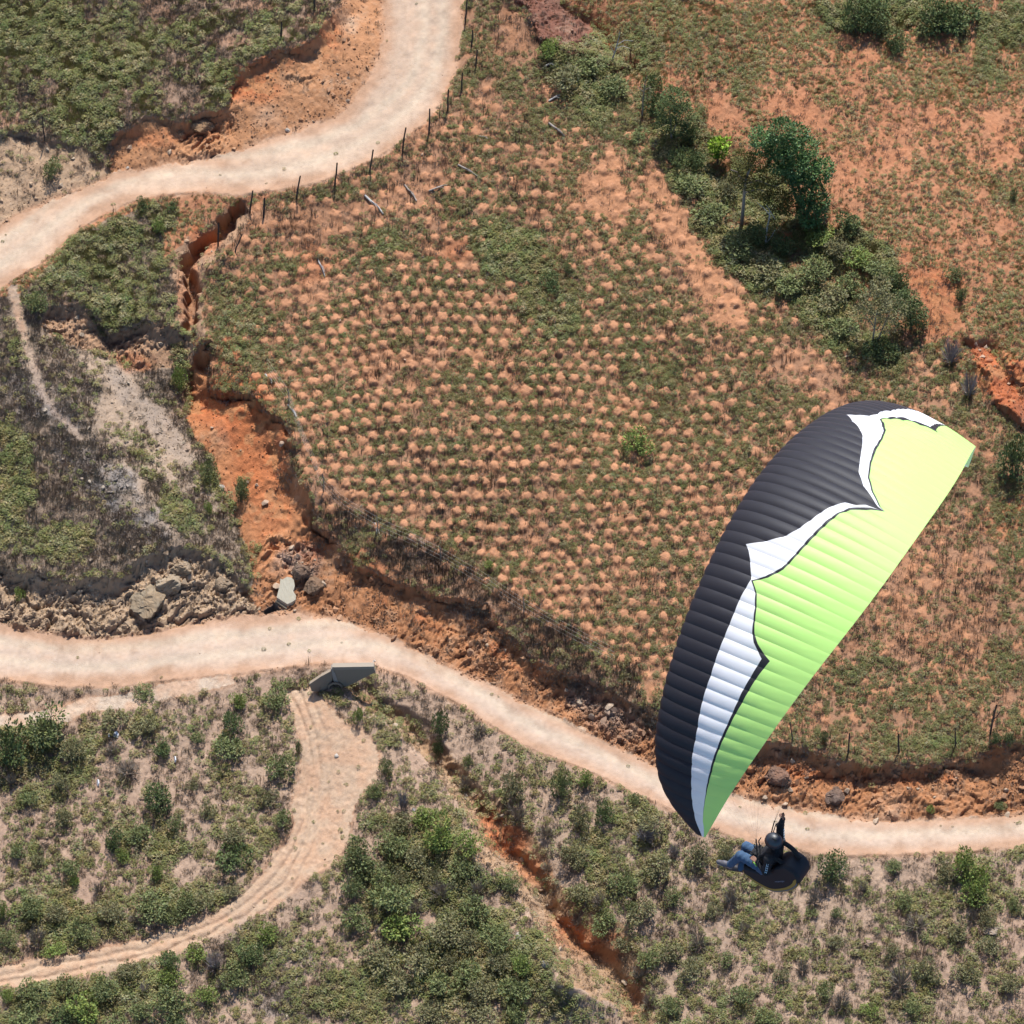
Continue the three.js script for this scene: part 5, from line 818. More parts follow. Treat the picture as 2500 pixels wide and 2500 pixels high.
// ------------------------------------------------------------------ culvert under the lower road
const concrete = new THREE.MeshStandardMaterial({ color: new THREE.Color().setRGB(...tone('#b3a089')), roughness: 0.95, bumpMap: grain, bumpScale: 0.01 });
const plaster = new THREE.MeshStandardMaterial({ color: new THREE.Color().setRGB(...tone('#e8dcc0', 0.5)), roughness: 0.9, bumpMap: grain, bumpScale: 0.02 });
const slabWall = new THREE.MeshStandardMaterial({ color: new THREE.Color().setRGB(...tone('#a3957c')), roughness: 0.95, bumpMap: grain, bumpScale: 0.01 });
function slab(top, thick, dir) {                             // a plate: outline of points, given thickness along dir
  const n = top.length, pos = [], idx = [], c = top.reduce((a, p) => a.add(p), V(0, 0, 0)).divideScalar(n);
  const ring = (o) => top.forEach((p) => pos.push(p.x + o.x, p.y + o.y, p.z + o.z)), o1 = dir.clone().multiplyScalar(thick);
  ring(V(0, 0, 0)); ring(o1); pos.push(c.x, c.y, c.z, c.x + o1.x, c.y + o1.y, c.z + o1.z);
  for (let i = 0; i < n; i++) { const j = (i + 1) % n; idx.push(2 * n, j, i, 2 * n + 1, n + i, n + j, i, j, n + j, i, n + j, n + i); }
  const g = new THREE.BufferGeometry(); g.setAttribute('position', new THREE.Float32BufferAttribute(pos, 3)); g.setIndex(idx); const e = g.toNonIndexed(); e.computeVertexNormals(); const u = []; for (let i = 0; i < e.attributes.position.count; i++) u.push(e.attributes.position.getX(i), e.attributes.position.getY(i) + e.attributes.position.getZ(i)); e.setAttribute('uv', new THREE.Float32BufferAttribute(u, 2)); return e;
}
{
  const o = ground(690, 1470), g = thing('culvert_inlet', o); tag(g, 'pale concrete culvert inlet with a dark pit on the upper edge of the lower road', 'culvert');
  const L = (u, v, up) => { const [s0, t0] = toPlane(u, v); return world(s0, t0, sample(H, 690 + (u - 690) * 0.5, 1470 + (v - 1470) * 0.7)).add(V(0, up, 0)).sub(o); };
  addMesh('apron', slab([[676, 1469], [683, 1440], [685, 1421], [689, 1424], [701, 1417], [712, 1419], [718, 1426], [720, 1440], [716, 1453], [723, 1464], [722, 1474], [714, 1480], [706, 1484], [702, 1486]]  .map(([u, v]) => L(u, v, 0.3)), 0.6, V(0, -1, 0)), plaster, g);
  for (let k = 0; k < 3; k++) addMesh('slab_edge', slab([L(672, 1472, 0.14), L(676, 1469, 0.14), L(703, 1487, 0.14), L(700, 1492, 0.14)].map((p) => p.add(V(-0.02 * k, -0.22 * k, 0.02 * k))), 0.16, V(0, -1, 0)), slabWall, g);
  const rim = [[628, 1494], [673, 1467], [696, 1489], [649, 1508]].map(([u, v]) => L(u, v, -0.03)), low = rim.map((p) => p.clone().multiplyScalar(0.96).add(V(0, -1.3, 0.2)));
  for (let i = 0; i < 4; i++) { const j = (i + 1) % 4, d = V(0, 0, 0).add(rim[i]).add(rim[j]).setY(0).normalize(); addMesh('pit_wall', slab([rim[i], rim[j], low[j], low[i]], 0.12, d), concrete, g); }
  addMesh('pit_floor', slab(low, 0.1, V(0, -1, 0)), concrete, g);
}
{
  const o = ground(825, 1668), g = thing('culvert_outlet', o); tag(g, 'grey concrete culvert outlet with a long tapering wing wall below the lower road', 'culvert');
  const U = (u, v, dz = 0) => upright(u, v, o).sub(o).add(V(0, 0, dz));
  const back = V(0.05, 0, -1).normalize();
  addMesh('wing_wall', slab([U(812, 1627, 0.1), U(912, 1617, 0.35), U(917, 1628, 0.35), U(884, 1648, 0.28), U(850, 1668, 0.2), U(826, 1680, 0.12)], 0.22, back), concrete, g);
  addMesh('coping', slab([U(811, 1624, 0.14), U(913, 1613, 0.4), U(914, 1619, 0.4), U(812, 1631, 0.14)], 0.28, back), new THREE.MeshStandardMaterial({ color: new THREE.Color().setRGB(...tone('#bdae9a')), roughness: 0.95 }), g);
  addMesh('wing_wall', slab([U(756, 1653, 0.5), U(784, 1641, 0.3), U(810, 1634, 0.1), U(812, 1672, 0.1), U(790, 1678, 0.3), U(762, 1672, 0.45)], 0.2, back), concrete, g);
  addMesh('headwall', slab([U(808, 1628, 0.1), U(818, 1638, 0.14), U(826, 1660, 0.16), U(818, 1668, 0.16), U(812, 1650, 0.1)], 0.3, back), new THREE.MeshStandardMaterial({ color: new THREE.Color().setRGB(...tone('#c4b9ac')), roughness: 0.95 }), g);
  const ring = new THREE.TorusGeometry(0.32, 0.06, 8, 20), m = addMesh('pipe_mouth', ring, concrete, g); m.position.copy(U(819, 1672, 0.2));
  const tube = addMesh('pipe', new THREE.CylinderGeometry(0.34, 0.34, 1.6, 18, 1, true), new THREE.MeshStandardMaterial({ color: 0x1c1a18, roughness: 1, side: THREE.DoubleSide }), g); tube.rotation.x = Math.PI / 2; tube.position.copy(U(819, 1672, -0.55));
}
boulder('boulder', 913, 1614, 8, 8, '#efe6dc', 'small white stone at the tip of the culvert wing wall');

// ------------------------------------------------------------------ the paraglider: canopy > cells, lower skin, lines
const camPoint = (x, y, z) => CAM.clone().add(V(x, 0, 0)).addScaledVector(CU, y).addScaledVector(CB, -z);
const camDir = (x, y, z) => V(x, 0, 0).addScaledVector(CU, y).addScaledVector(CB, z).normalize();
const flightQ = new THREE.Quaternion().setFromRotationMatrix(new THREE.Matrix4().makeBasis(camDir(-0.5179, -0.6491, 0.5571), camDir(-0.0523, 0.6741, 0.7368), camDir(-0.8538, 0.3524, -0.3831)));   // x: the pilot's left, y: up, z: forward
const wingAt = camPoint(4.6145, 0.2122, 63.6), PD = 69.2;
const pilotAt = camPoint((1872 - 1250) / F * PD, (1250 - 2108) / F * PD, PD);
const hang = pilotAt.clone().sub(wingAt).applyQuaternion(flightQ.clone().invert());
const ARC = 1.2599, SPANL = 11.5609, RAD = SPANL / (2 * ARC), KN = [0, 0.25, 0.5, 0.7, 0.85, 0.95, 1];
function spline(ys) {                                        // even natural cubic through the planform stations
  const xs = [...KN.slice(1).reverse().map((k) => -k), ...KN], y = [...ys.slice(1).reverse(), ...ys], n = xs.length, A = new Float64Array(n), B = new Float64Array(n), Mm = new Float64Array(n);
  B[0] = 1; for (let i = 1; i < n - 1; i++) { const h0 = xs[i] - xs[i - 1], h1 = xs[i + 1] - xs[i], a = h0, b = 2 * (h0 + h1), c = h1, d = 6 * ((y[i + 1] - y[i]) / h1 - (y[i] - y[i - 1]) / h0), q = i === 1 ? 0 : a; const den = b - q * A[i - 1]; A[i] = c / den; Mm[i] = (d - q * Mm[i - 1]) / den; }
  const K = new Float64Array(n); for (let i = n - 2; i > 0; i--) K[i] = Mm[i] - A[i] * K[i + 1];
  return (x) => { let i = 0; while (i < n - 2 && x > xs[i + 1]) i++; const h = xs[i + 1] - xs[i], t = x - xs[i]; return y[i] + t * ((y[i + 1] - y[i]) / h - h * (2 * K[i] + K[i + 1]) / 6) + t * t * K[i] / 2 + t * t * t * (K[i + 1] - K[i]) / (6 * h); };
}
const leadZ = spline([0.9559, 0.9082, 0.8274, 0.7237, 0.5297, 0.1045, -0.3217]), trailZ = spline([-1.7427, -1.6407, -1.315, -0.996, -0.7358, -0.572, -0.4885]);
const thick = (c) => 5 * 0.17 * (0.2969 * Math.sqrt(c) - 0.126 * c - 0.3516 * c * c + 0.2843 * c ** 3 - 0.1015 * c ** 4) + 0.072 * c * (1 - c);
function wingPoint(x, c, top, puff) {
  const a = leadZ(x), ch = a - trailZ(x), w = x * ARC, n = V(Math.sin(w), Math.cos(w), 0), bulge = puff * (top ? 0.019 * (1 - 0.75 * sstep(0.55, 1, c)) : -0.02) * Math.min(1, ch / 1.4);
  const h = top ? ch * thick(c) + bulge * sstep(0, 0.06, c) : -ch * 0.035 * Math.sin(Math.PI * Math.min(1, Math.sqrt(c))) + bulge * sstep(0, 0.1, c) * sstep(1, 0.8, c);
  return V(RAD * n.x, RAD * n.y - RAD, a - ch * c + (top ? 1 : 0.6) * Math.abs(bulge) * sstep(0.08, 0, c)).addScaledVector(n, h);
}
// the printed pattern, in span and chord: charcoal nose, white flashes, dark outline, lime rear
const EDGE1 = [[0.993, 0.668], [0.967, 0.6], [0.93, 0.588], [0.89, 0.555], [0.843, 0.518], [0.807, 0.488], [0.77, 0.458], [0.737, 0.445], [0.703, 0.425], [0.673, 0.402], [0.64, 0.385], [0.603, 0.372], [0.57, 0.368], [0.533, 0.355], [0.497, 0.345], [0.463, 0.34], [0.425, 0.333], [0.363, 0.319], [0.32, 0.322], [0.307, 0.325], [0.26, 0.255], [0.24, 0.22], [0.227, 0.185], [0.207, 0.27], [0.173, 0.368], [0.143, 0.413], [0.103, 0.45], [0.063, 0.482], [0.033, 0.515], [0.01, 0.562], [0.003, 0.608], [-0.013, 0.665], [-0.02, 0.75], [-0.023, 0.77], [-0.027, 0.725], [-0.067, 0.585], [-0.103, 0.512], [-0.147, 0.47], [-0.207, 0.415], [-0.243, 0.375], [-0.27, 0.325], [-0.293, 0.258], [-0.333, 0.155], [-0.34, 0.215], [-0.357, 0.27], [-0.387, 0.31], [-0.437, 0.31]];
const EDGE2 = [[0.993, 0.848], [0.95, 0.772], [0.913, 0.753], [0.877, 0.735], [0.84, 0.708], [0.807, 0.69], [0.767, 0.668], [0.737, 0.662], [0.707, 0.655], [0.67, 0.652], [0.64, 0.648], [0.603, 0.642], [0.57, 0.637], [0.537, 0.64], [0.503, 0.642], [0.48, 0.645], [0.47, 0.608], [0.45, 0.542], [0.43, 0.5], [0.407, 0.473], [0.373, 0.438], [0.337, 0.392], [0.323, 0.362], [0.31, 0.328], [0.287, 0.395], [0.25, 0.455], [0.223, 0.473], [0.187, 0.488], [0.153, 0.5], [0.113, 0.518], [0.083, 0.532], [0.05, 0.558], [0.02, 0.598], [0.0, 0.648], [-0.013, 0.698], [-0.023, 0.77], [-0.03, 0.73], [-0.06, 0.648], [-0.1, 0.575], [-0.15, 0.528], [-0.207, 0.49], [-0.273, 0.47], [-0.31, 0.448], [-0.343, 0.4], [-0.37, 0.358], [-0.397, 0.378], [-0.433, 0.42], [-0.457, 0.465], [-0.473, 0.532], [-0.483, 0.61]];
const EDGE3 = [[0.993, 0.848], [0.95, 0.772], [0.913, 0.757], [0.877, 0.742], [0.84, 0.724], [0.807, 0.71], [0.767, 0.69], [0.737, 0.682], [0.703, 0.677], [0.673, 0.674], [0.64, 0.672], [0.607, 0.677], [0.573, 0.677], [0.537, 0.68], [0.503, 0.69], [0.477, 0.702], [0.467, 0.644], [0.45, 0.572], [0.43, 0.517], [0.407, 0.485], [0.373, 0.45], [0.337, 0.404], [0.323, 0.372], [0.31, 0.34], [0.287, 0.415], [0.253, 0.47], [0.223, 0.487], [0.18, 0.505], [0.147, 0.52], [0.113, 0.534], [0.08, 0.552], [0.047, 0.572], [0.023, 0.612], [0.007, 0.662], [-0.007, 0.704], [-0.023, 0.772], [-0.03, 0.74], [-0.063, 0.654], [-0.103, 0.582], [-0.153, 0.537], [-0.21, 0.505], [-0.27, 0.484], [-0.317, 0.457], [-0.353, 0.407], [-0.373, 0.367], [-0.393, 0.394], [-0.417, 0.437], [-0.443, 0.492], [-0.463, 0.564], [-0.477, 0.632], [-0.482, 0.715]];
const TW = 2048, THh = 1024, cv = document.createElement('canvas'); cv.width = TW; cv.height = THh;
{
  const g = cv.getContext('2d'), hex = (r, gg, b) => '#' + new THREE.Color().setRGB(r, gg, b).getHexString();
  const fullEdge = (e, lim) => [...e, ...e.filter((p) => p[0] > lim).map(([x, c]) => [-x, c]).reverse()];
  const area = (e, fill) => { g.fillStyle = fill; g.beginPath(); g.moveTo(TW, 0); g.lineTo(TW, e[0][1] * THh); for (const [x, c] of e) g.lineTo((x + 1) / 2 * TW, c * THh); g.lineTo(0, e[e.length - 1][1] * THh); g.lineTo(0, 0); g.closePath(); g.fill(); };
  g.fillStyle = hex(0.56, 0.88, 0.26); g.fillRect(0, 0, TW, THh);
  area(fullEdge(EDGE3, 0.485), hex(0.03, 0.03, 0.036)); area(fullEdge(EDGE2, 0.485), hex(0.88, 0.87, 0.88)); area(fullEdge(EDGE1, 0.44), hex(0.03, 0.0285, 0.036));
}
const print = new THREE.CanvasTexture(cv); print.colorSpace = THREE.SRGBColorSpace; print.flipY = false; print.anisotropy = 8;
const weave = grainTexture(128, 5, 64);
const sail = new THREE.MeshPhysicalMaterial({ map: print, transmission: 0.4, thickness: 0, roughness: 0.5, specularIntensity: 0.3, side: THREE.DoubleSide, bumpMap: weave, bumpScale: 0.0006 });
const under = new THREE.MeshPhysicalMaterial({ color: new THREE.Color().setRGB(0.72, 0.78, 0.7), transmission: 0.6, thickness: 0, roughness: 0.8, side: THREE.DoubleSide });
const canopy = new THREE.Group(); canopy.name = numbered('paraglider_canopy'); canopy.position.copy(wingAt); canopy.quaternion.copy(flightQ); scene.add(canopy);
tag(canopy, 'lime, white and charcoal paraglider wing banking in flight above the lower road', 'paraglider wing');
{
  const CELLS = 60, NS = 8, chordS = []; for (let i = 0; i <= 34; i++) chordS.push(1 - Math.cos(i / 34 * Math.PI / 2) ** 0.8);
  const strip = (x0, x1, top, seed) => {
    const pos = [], uv = [], idx = [];
    for (let i = 0; i <= NS; i++) for (let j = 0; j < chordS.length; j++) {
      const f = i / NS, x = lerp(x0, x1, f), c = chordS[j];
      let puff = Math.sin(Math.PI * f) ** 0.75; puff *= 1 + 0.22 * vnoise(c * 9, seed * 3.1, 21) + (c > 0.8 ? 0.5 * vnoise(c * 60, f * 3 + seed * 7.3, 22) : 0);
      const p = wingPoint(x, c, top, puff); pos.push(p.x, p.y, p.z); uv.push((x + 1) / 2, c);
      if (i < NS && j < chordS.length - 1) { const k = i * chordS.length + j; idx.push(k, k + 1, k + chordS.length, k + 1, k + chordS.length + 1, k + chordS.length); }
    }
    const g = new THREE.BufferGeometry(); g.setAttribute('position', new THREE.Float32BufferAttribute(pos, 3)); g.setAttribute('uv', new THREE.Float32BufferAttribute(uv, 2)); g.setIndex(idx); g.computeVertexNormals(); return g;
  };
  const low = [];
  for (let i = 0; i < CELLS; i++) {
    const x0 = -1 + 2 * i / CELLS, x1 = -1 + 2 * (i + 1) / CELLS;
    addMesh('canopy_cell', strip(x0, x1, true, i), sail, canopy); low.push(strip(x0, x1, false, i + 100));
  }
  addMesh('lower_skin', mergeGeometries(low), under, canopy);
  const lineM = new THREE.MeshStandardMaterial({ color: 0x6a6a5c, roughness: 0.7 });
  for (const side of [-1, 1]) {
    const r0 = hang.clone().add(V(side * 0.24, 0.85, side < 0 ? -0.02 : 0.06));
    for (const c of [0.1, 0.36, 0.68]) for (const xm of [0.2, 0.5, 0.8]) {
      const mid = wingPoint(side * xm, c, false, 0), fork = r0.clone().lerp(mid, 0.66);
      addMesh('suspension_line', new THREE.TubeGeometry(new THREE.LineCurve3(r0, fork), 1, 0.0009, 3), lineM, canopy);
      for (const dx of [-0.1, 0.1]) addMesh('suspension_line', new THREE.TubeGeometry(new THREE.LineCurve3(fork, wingPoint(side * (xm + dx), c, false, 0)), 1, 0.0006, 3), lineM, canopy);
    }
  }
  console.log('pilot from wing', hang.toArray().map((x) => x.toFixed(2)).join(' '));
}

// ------------------------------------------------------------------ the pilot and the harness
function field3(cx, cy, cz, half, res, f) {                  // mesh of the surface f = 0 in a cube
  const mc = new MarchingCubes(res, undefined, false, false, 60000), h = res / 2; mc.isolation = 0;
  for (let k = 0; k < res; k++) for (let j = 0; j < res; j++) for (let i = 0; i < res; i++) mc.field[k * res * res + j * res + i] = -f(cx + (i - h) / h * half, cy + (j - h) / h * half, cz + (k - h) / h * half);
  mc.update();
  const pos = new Float32Array(mc.count * 3), nor = new Float32Array(mc.count * 3);
  const p = (x, y, z) => f(x, y, z), e = half / res;
  for (let i = 0; i < mc.count; i++) {
    const x = cx + mc.positionArray[i * 3] * half, y = cy + mc.positionArray[i * 3 + 1] * half, z = cz + mc.positionArray[i * 3 + 2] * half; pos.set([x, y, z], i * 3);
    const a = p(x + e, y, z) - p(x - e, y, z), b = p(x, y + e, z) - p(x, y - e, z), c = p(x, y, z + e) - p(x, y, z - e), n = Math.hypot(a, b, c) || 1; nor.set([a / n, b / n, c / n], i * 3);
  }
  const g = new THREE.BufferGeometry(); g.setAttribute('position', new THREE.BufferAttribute(pos, 3)); g.setAttribute('normal', new THREE.BufferAttribute(nor, 3)); return g;
}
const capsule = (b) => (x, y, z) => {
  const [ax, ay, az, ra, bx, by, bz, rb] = b, dx = bx - ax, dy = by - ay, dz = bz - az, t = clamp(((x - ax) * dx + (y - ay) * dy + (z - az) * dz) / (dx * dx + dy * dy + dz * dz), 0, 1);
  return Math.hypot(x - ax - dx * t, y - ay - dy * t, z - az - dz * t) - (ra + (rb - ra) * t);
};
function blend(bones, k) { const fs = bones.map(capsule); return (x, y, z) => { let d = 1e3; for (const f of fs) { const e = f(x, y, z), h = clamp(0.5 + 0.5 * (d - e) / k, 0, 1); d = lerp(d, e, h) - k * h * (1 - h); } return d; }; }
const J = { hipL: [0.1, 0, 0], hipR: [-0.1, 0, 0], kneeL: [0.1, 0.05, 0.44], kneeR: [-0.12, 0.04, 0.45], ankL: [0.1, -0.31, 0.64], ankR: [0.02, -0.4, 0.48], toeL: [0.12, -0.36, 0.86], toeR: [0.06, -0.47, 0.7], chest: [0, 0.34, -0.13], neck: [0, 0.5, -0.15], head: [0, 0.66, -0.12], shL: [0.19, 0.44, -0.15], shR: [-0.19, 0.46, -0.15], elL: [0.28, 0.17, -0.14], elR: [-0.29, 0.74, -0.1], haL: [0.21, 0.24, 0.06], haR: [-0.27, 1.0, -0.16] };
const bone = (a, ra, b, rb) => [...J[a], ra, ...J[b], rb];
const bodyBones = [[0, 0.02, 0, 0.11, 0, 0.34, -0.12, 0.125], bone('chest', 0.12, 'neck', 0.055), bone('neck', 0.05, 'head', 0.06), bone('hipL', 0.075, 'kneeL', 0.05), bone('kneeL', 0.048, 'ankL', 0.034), bone('hipR', 0.075, 'kneeR', 0.05), bone('kneeR', 0.048, 'ankR', 0.034), bone('ankL', 0.034, 'toeL', 0.024), bone('ankR', 0.034, 'toeR', 0.024), bone('chest', 0.09, 'shL', 0.055), bone('chest', 0.09, 'shR', 0.055), bone('shL', 0.045, 'elL', 0.036), bone('elL', 0.034, 'haL', 0.026), bone('shR', 0.045, 'elR', 0.036), bone('elR', 0.034, 'haR', 0.026)];
const headBones = [[0, 0.66, -0.13, 0.085, 0, 0.7, -0.14, 0.09], [0, 0.6, -0.08, 0.05, 0, 0.66, -0.1, 0.07], [0, 0.655, -0.035, 0.012, 0, 0.625, -0.012, 0.014], [-0.03, 0.6, -0.035, 0.012, 0.03, 0.6, -0.035, 0.012], [0.086, 0.64, -0.13, 0.016, 0.09, 0.67, -0.14, 0.018], [-0.086, 0.64, -0.13, 0.016, -0.09, 0.67, -0.14, 0.018], [0, 0.5, -0.15, 0.05, 0, 0.62, -0.12, 0.052]];
function hand(c, axis, palmN, curl, flip) {                  // palm, four unequal bent fingers, a thumb from the side of the palm
  const A = V(...axis).normalize(), Nn = V(...palmN); Nn.addScaledVector(A, -Nn.dot(A)).normalize(); const S = V(0, 0, 0).crossVectors(A, Nn).multiplyScalar(flip), o = V(...c), bones = [];
  const at = (s, a, n) => o.clone().addScaledVector(S, s).addScaledVector(A, a).addScaledVector(Nn, n), add = (p, ra, q, rb) => bones.push([p.x, p.y, p.z, ra, q.x, q.y, q.z, rb]);
  for (let i = 0; i < 4; i++) {
    const s = -0.03 + 0.02 * i, L = [0.04, 0.045, 0.042, 0.033][i], k0 = at(s, 0.09, 0);
    add(at(s * 0.6, 0, 0), 0.016, k0, 0.012);
    let p = k0, ang = curl * 0.5; for (let q = 0; q < 3; q++) { const l = L * [1, 0.7, 0.5][q], e = p.clone().addScaledVector(A, Math.cos(ang) * l).addScaledVector(Nn, Math.sin(ang) * l); add(p, 0.0095 - q * 0.0008, e, 0.0085 - q * 0.0008); p = e; ang += curl * 0.75; }
  }
  const t0 = at(-0.034, 0.03, 0.006), t1 = at(-0.055, 0.06, 0.028), t2 = at(-0.04, 0.082, 0.046); add(at(-0.015, 0.01, 0), 0.017, t0, 0.014); add(t0, 0.013, t1, 0.011); add(t1, 0.011, t2, 0.009);
  return bones;
}
const person = new THREE.Group(); person.name = numbered('person'); person.position.copy(pilotAt); person.quaternion.copy(flightQ); scene.add(person);
tag(person, 'person in dark jacket, blue jeans and helmet, seated in a harness, one arm raised', 'person');
{
  const skinM = new THREE.MeshStandardMaterial({ color: new THREE.Color().setRGB(0.2, 0.1, 0.065), roughness: 0.6 }), cloth = (r, g, b, rough = 0.85) => new THREE.MeshStandardMaterial({ color: new THREE.Color().setRGB(r, g, b), roughness: rough, bumpMap: weave, bumpScale: 0.001 });
  const hL = hand(J.haL, [-0.25, 0.12, 0.9], [-0.4, -0.85, 0.1], 0.75, -1), hR = hand(J.haR, [0.15, 0.9, -0.2], [0.5, 0, 0.8], 1.25, 1);
  const body = mergeGeometries([field3(0, 0.25, 0.12, 0.92, 72, blend(bodyBones, 0.03)), field3(0, 0.62, -0.1, 0.16, 64, blend(headBones, 0.02)), field3(J.haL[0], J.haL[1], J.haL[2] + 0.06, 0.13, 64, blend(hL, 0.006)), field3(J.haR[0], J.haR[1] + 0.06, J.haR[2], 0.14, 64, blend(hR, 0.006))]);
  addMesh('body', body, skinM, person);
  const jb = [[0, 0.0, 0.0, 0.15, 0, 0.3, -0.1, 0.165], [0, 0.3, -0.1, 0.165, 0, 0.47, -0.15, 0.085], bone('chest', 0.14, 'shL', 0.085), bone('chest', 0.14, 'shR', 0.085), bone('shL', 0.078, 'elL', 0.062), bone('elL', 0.06, 'haL', 0.042), bone('shR', 0.078, 'elR', 0.06), bone('elR', 0.058, 'haR', 0.04)], jf = blend(jb, 0.04);
  addMesh('jacket', field3(0, 0.4, -0.05, 0.78, 88, (x, y, z) => jf(x, y, z) + 0.006 * Math.sin(y * 60 + 14 * x) * Math.sin(x * 33 + z * 41)), cloth(0.004, 0.0045, 0.007), person);
  const pb = [bone('hipL', 0.11, 'kneeL', 0.08), bone('kneeL', 0.078, 'ankL', 0.062), bone('hipR', 0.11, 'kneeR', 0.08), bone('kneeR', 0.078, 'ankR', 0.062), [-0.1, 0, 0, 0.12, 0.1, 0, 0, 0.12]], pf = blend(pb, 0.03);
  addMesh('jeans', field3(0, -0.12, 0.28, 0.52, 76, (x, y, z) => pf(x, y, z) + 0.005 * Math.sin(z * 70 + 20 * y) * Math.sin(x * 45 + y * 30)), cloth(0.032, 0.07, 0.13, 0.9), person);
  const shoeM = cloth(0.07, 0.065, 0.075, 0.6), soleM = cloth(0.4, 0.38, 0.38, 0.7);
  for (const [a, t] of [['ankL', 'toeL'], ['ankR', 'toeR']]) {
    const A = V(...J[a]), D = V(...J[t]).sub(A), b = [[A.x, A.y - 0.02, A.z - 0.02, 0.055, A.x + D.x * 0.5, A.y + D.y * 0.6 - 0.01, A.z + D.z * 0.5, 0.05], [A.x + D.x * 0.5, A.y + D.y * 0.6 - 0.01, A.z + D.z * 0.5, 0.05, J[t][0], J[t][1], J[t][2], 0.038]];
    const c = A.clone().addScaledVector(D, 0.45), sh = addMesh('shoe', field3(c.x, c.y, c.z, 0.2, 48, blend(b, 0.03)), a === 'ankL' ? shoeM : cloth(0.025, 0.02, 0.022, 0.6), person);
    const sb = b.map((q) => [q[0], q[1] - 0.035, q[2] + 0.005, q[3] * 0.72, q[4], q[5] - 0.03, q[6] + 0.005, q[7] * 0.72]); addMesh('sole', field3(c.x, c.y - 0.03, c.z, 0.2, 40, blend(sb, 0.02)), a === 'ankL' ? soleM : cloth(0.03, 0.025, 0.025), sh);
  }
  const hel = new THREE.SphereGeometry(0.142, 40, 26, 0, Math.PI * 2, 0, 1.95); hel.scale(0.92, 1, 1.08);
  const helmet = addMesh('helmet', hel, new THREE.MeshPhysicalMaterial({ color: new THREE.Color().setRGB(0.008, 0.012, 0.02), roughness: 0.5, side: THREE.DoubleSide, clearcoat: 0.3, clearcoatRoughness: 0.4 }), person); helmet.position.set(0, 0.7, -0.14); helmet.rotation.x = -0.22;
  const rim = addMesh('rim', new THREE.TorusGeometry(0.132, 0.011, 8, 40), cloth(0.01, 0.01, 0.012), helmet); rim.rotation.x = Math.PI / 2; rim.position.y = -0.052; rim.scale.set(0.92, 1.08, 1);
  for (let k = -1; k <= 1; k += 2) { const vt = addMesh('vent', new THREE.CapsuleGeometry(0.008, 0.07, 4, 8), cloth(0.005, 0.005, 0.006), helmet); vt.position.set(0.055 * k, 0.128, -0.01); vt.rotation.x = Math.PI / 2; }
  const gl = new THREE.SphereGeometry(0.098, 24, 10, Math.PI * 0.1, Math.PI * 0.8, 1.25, 0.45); const gog = addMesh('goggles', gl, new THREE.MeshPhysicalMaterial({ color: new THREE.Color().setRGB(0.35, 0.5, 0.52), roughness: 0.12, clearcoat: 1, side: THREE.DoubleSide }), person); gog.position.set(0, 0.665, -0.115); gog.scale.set(1, 1, 1.06);
  // white lettering on both sleeves, too small to read
  const ink = cloth(0.5, 0.6, 0.66, 0.7);
  const A = V(...J.shL), B = V(...J.elL), A2 = V(...J.shR), B2 = V(...J.elR);
  [[A, B, V(0.86, 0.22, -0.3)], [A2, B2, V(-0.1, 0.35, -0.9)]].forEach(([p, q, out]) => { const d = q.clone().sub(p), n = out.addScaledVector(d, -out.dot(d) / d.lengthSq()).normalize(), s = V(0, 0, 0).crossVectors(n, d).normalize(); const parts = []; for (let k = 0; k < 5; k++) { const c = p.clone().addScaledVector(d, 0.2 + 0.16 * k), rad = 0.08 - 0.012 * (0.2 + 0.16 * k) ; for (let e = 0; e < 3; e++) { const bx = new THREE.BoxGeometry(e === 1 ? 0.036 : 0.008, 0.006, e === 1 ? 0.007 : 0.03); bx.applyMatrix4(new THREE.Matrix4().makeBasis(s, n, d.clone().normalize()).setPosition(c.clone().addScaledVector(n, rad).addScaledVector(s, e === 1 ? 0 : (e - 1) * 0.014))); parts.push(bx); } } addMesh('sleeve_lettering', mergeGeometries(parts), ink, person); });
}
const harness = new THREE.Group(); harness.name = numbered('harness'); harness.position.copy(pilotAt); harness.quaternion.copy(flightQ); scene.add(harness);
tag(harness, 'bulky black paragliding harness with an ochre stripe, carrying the seated person', 'harness');
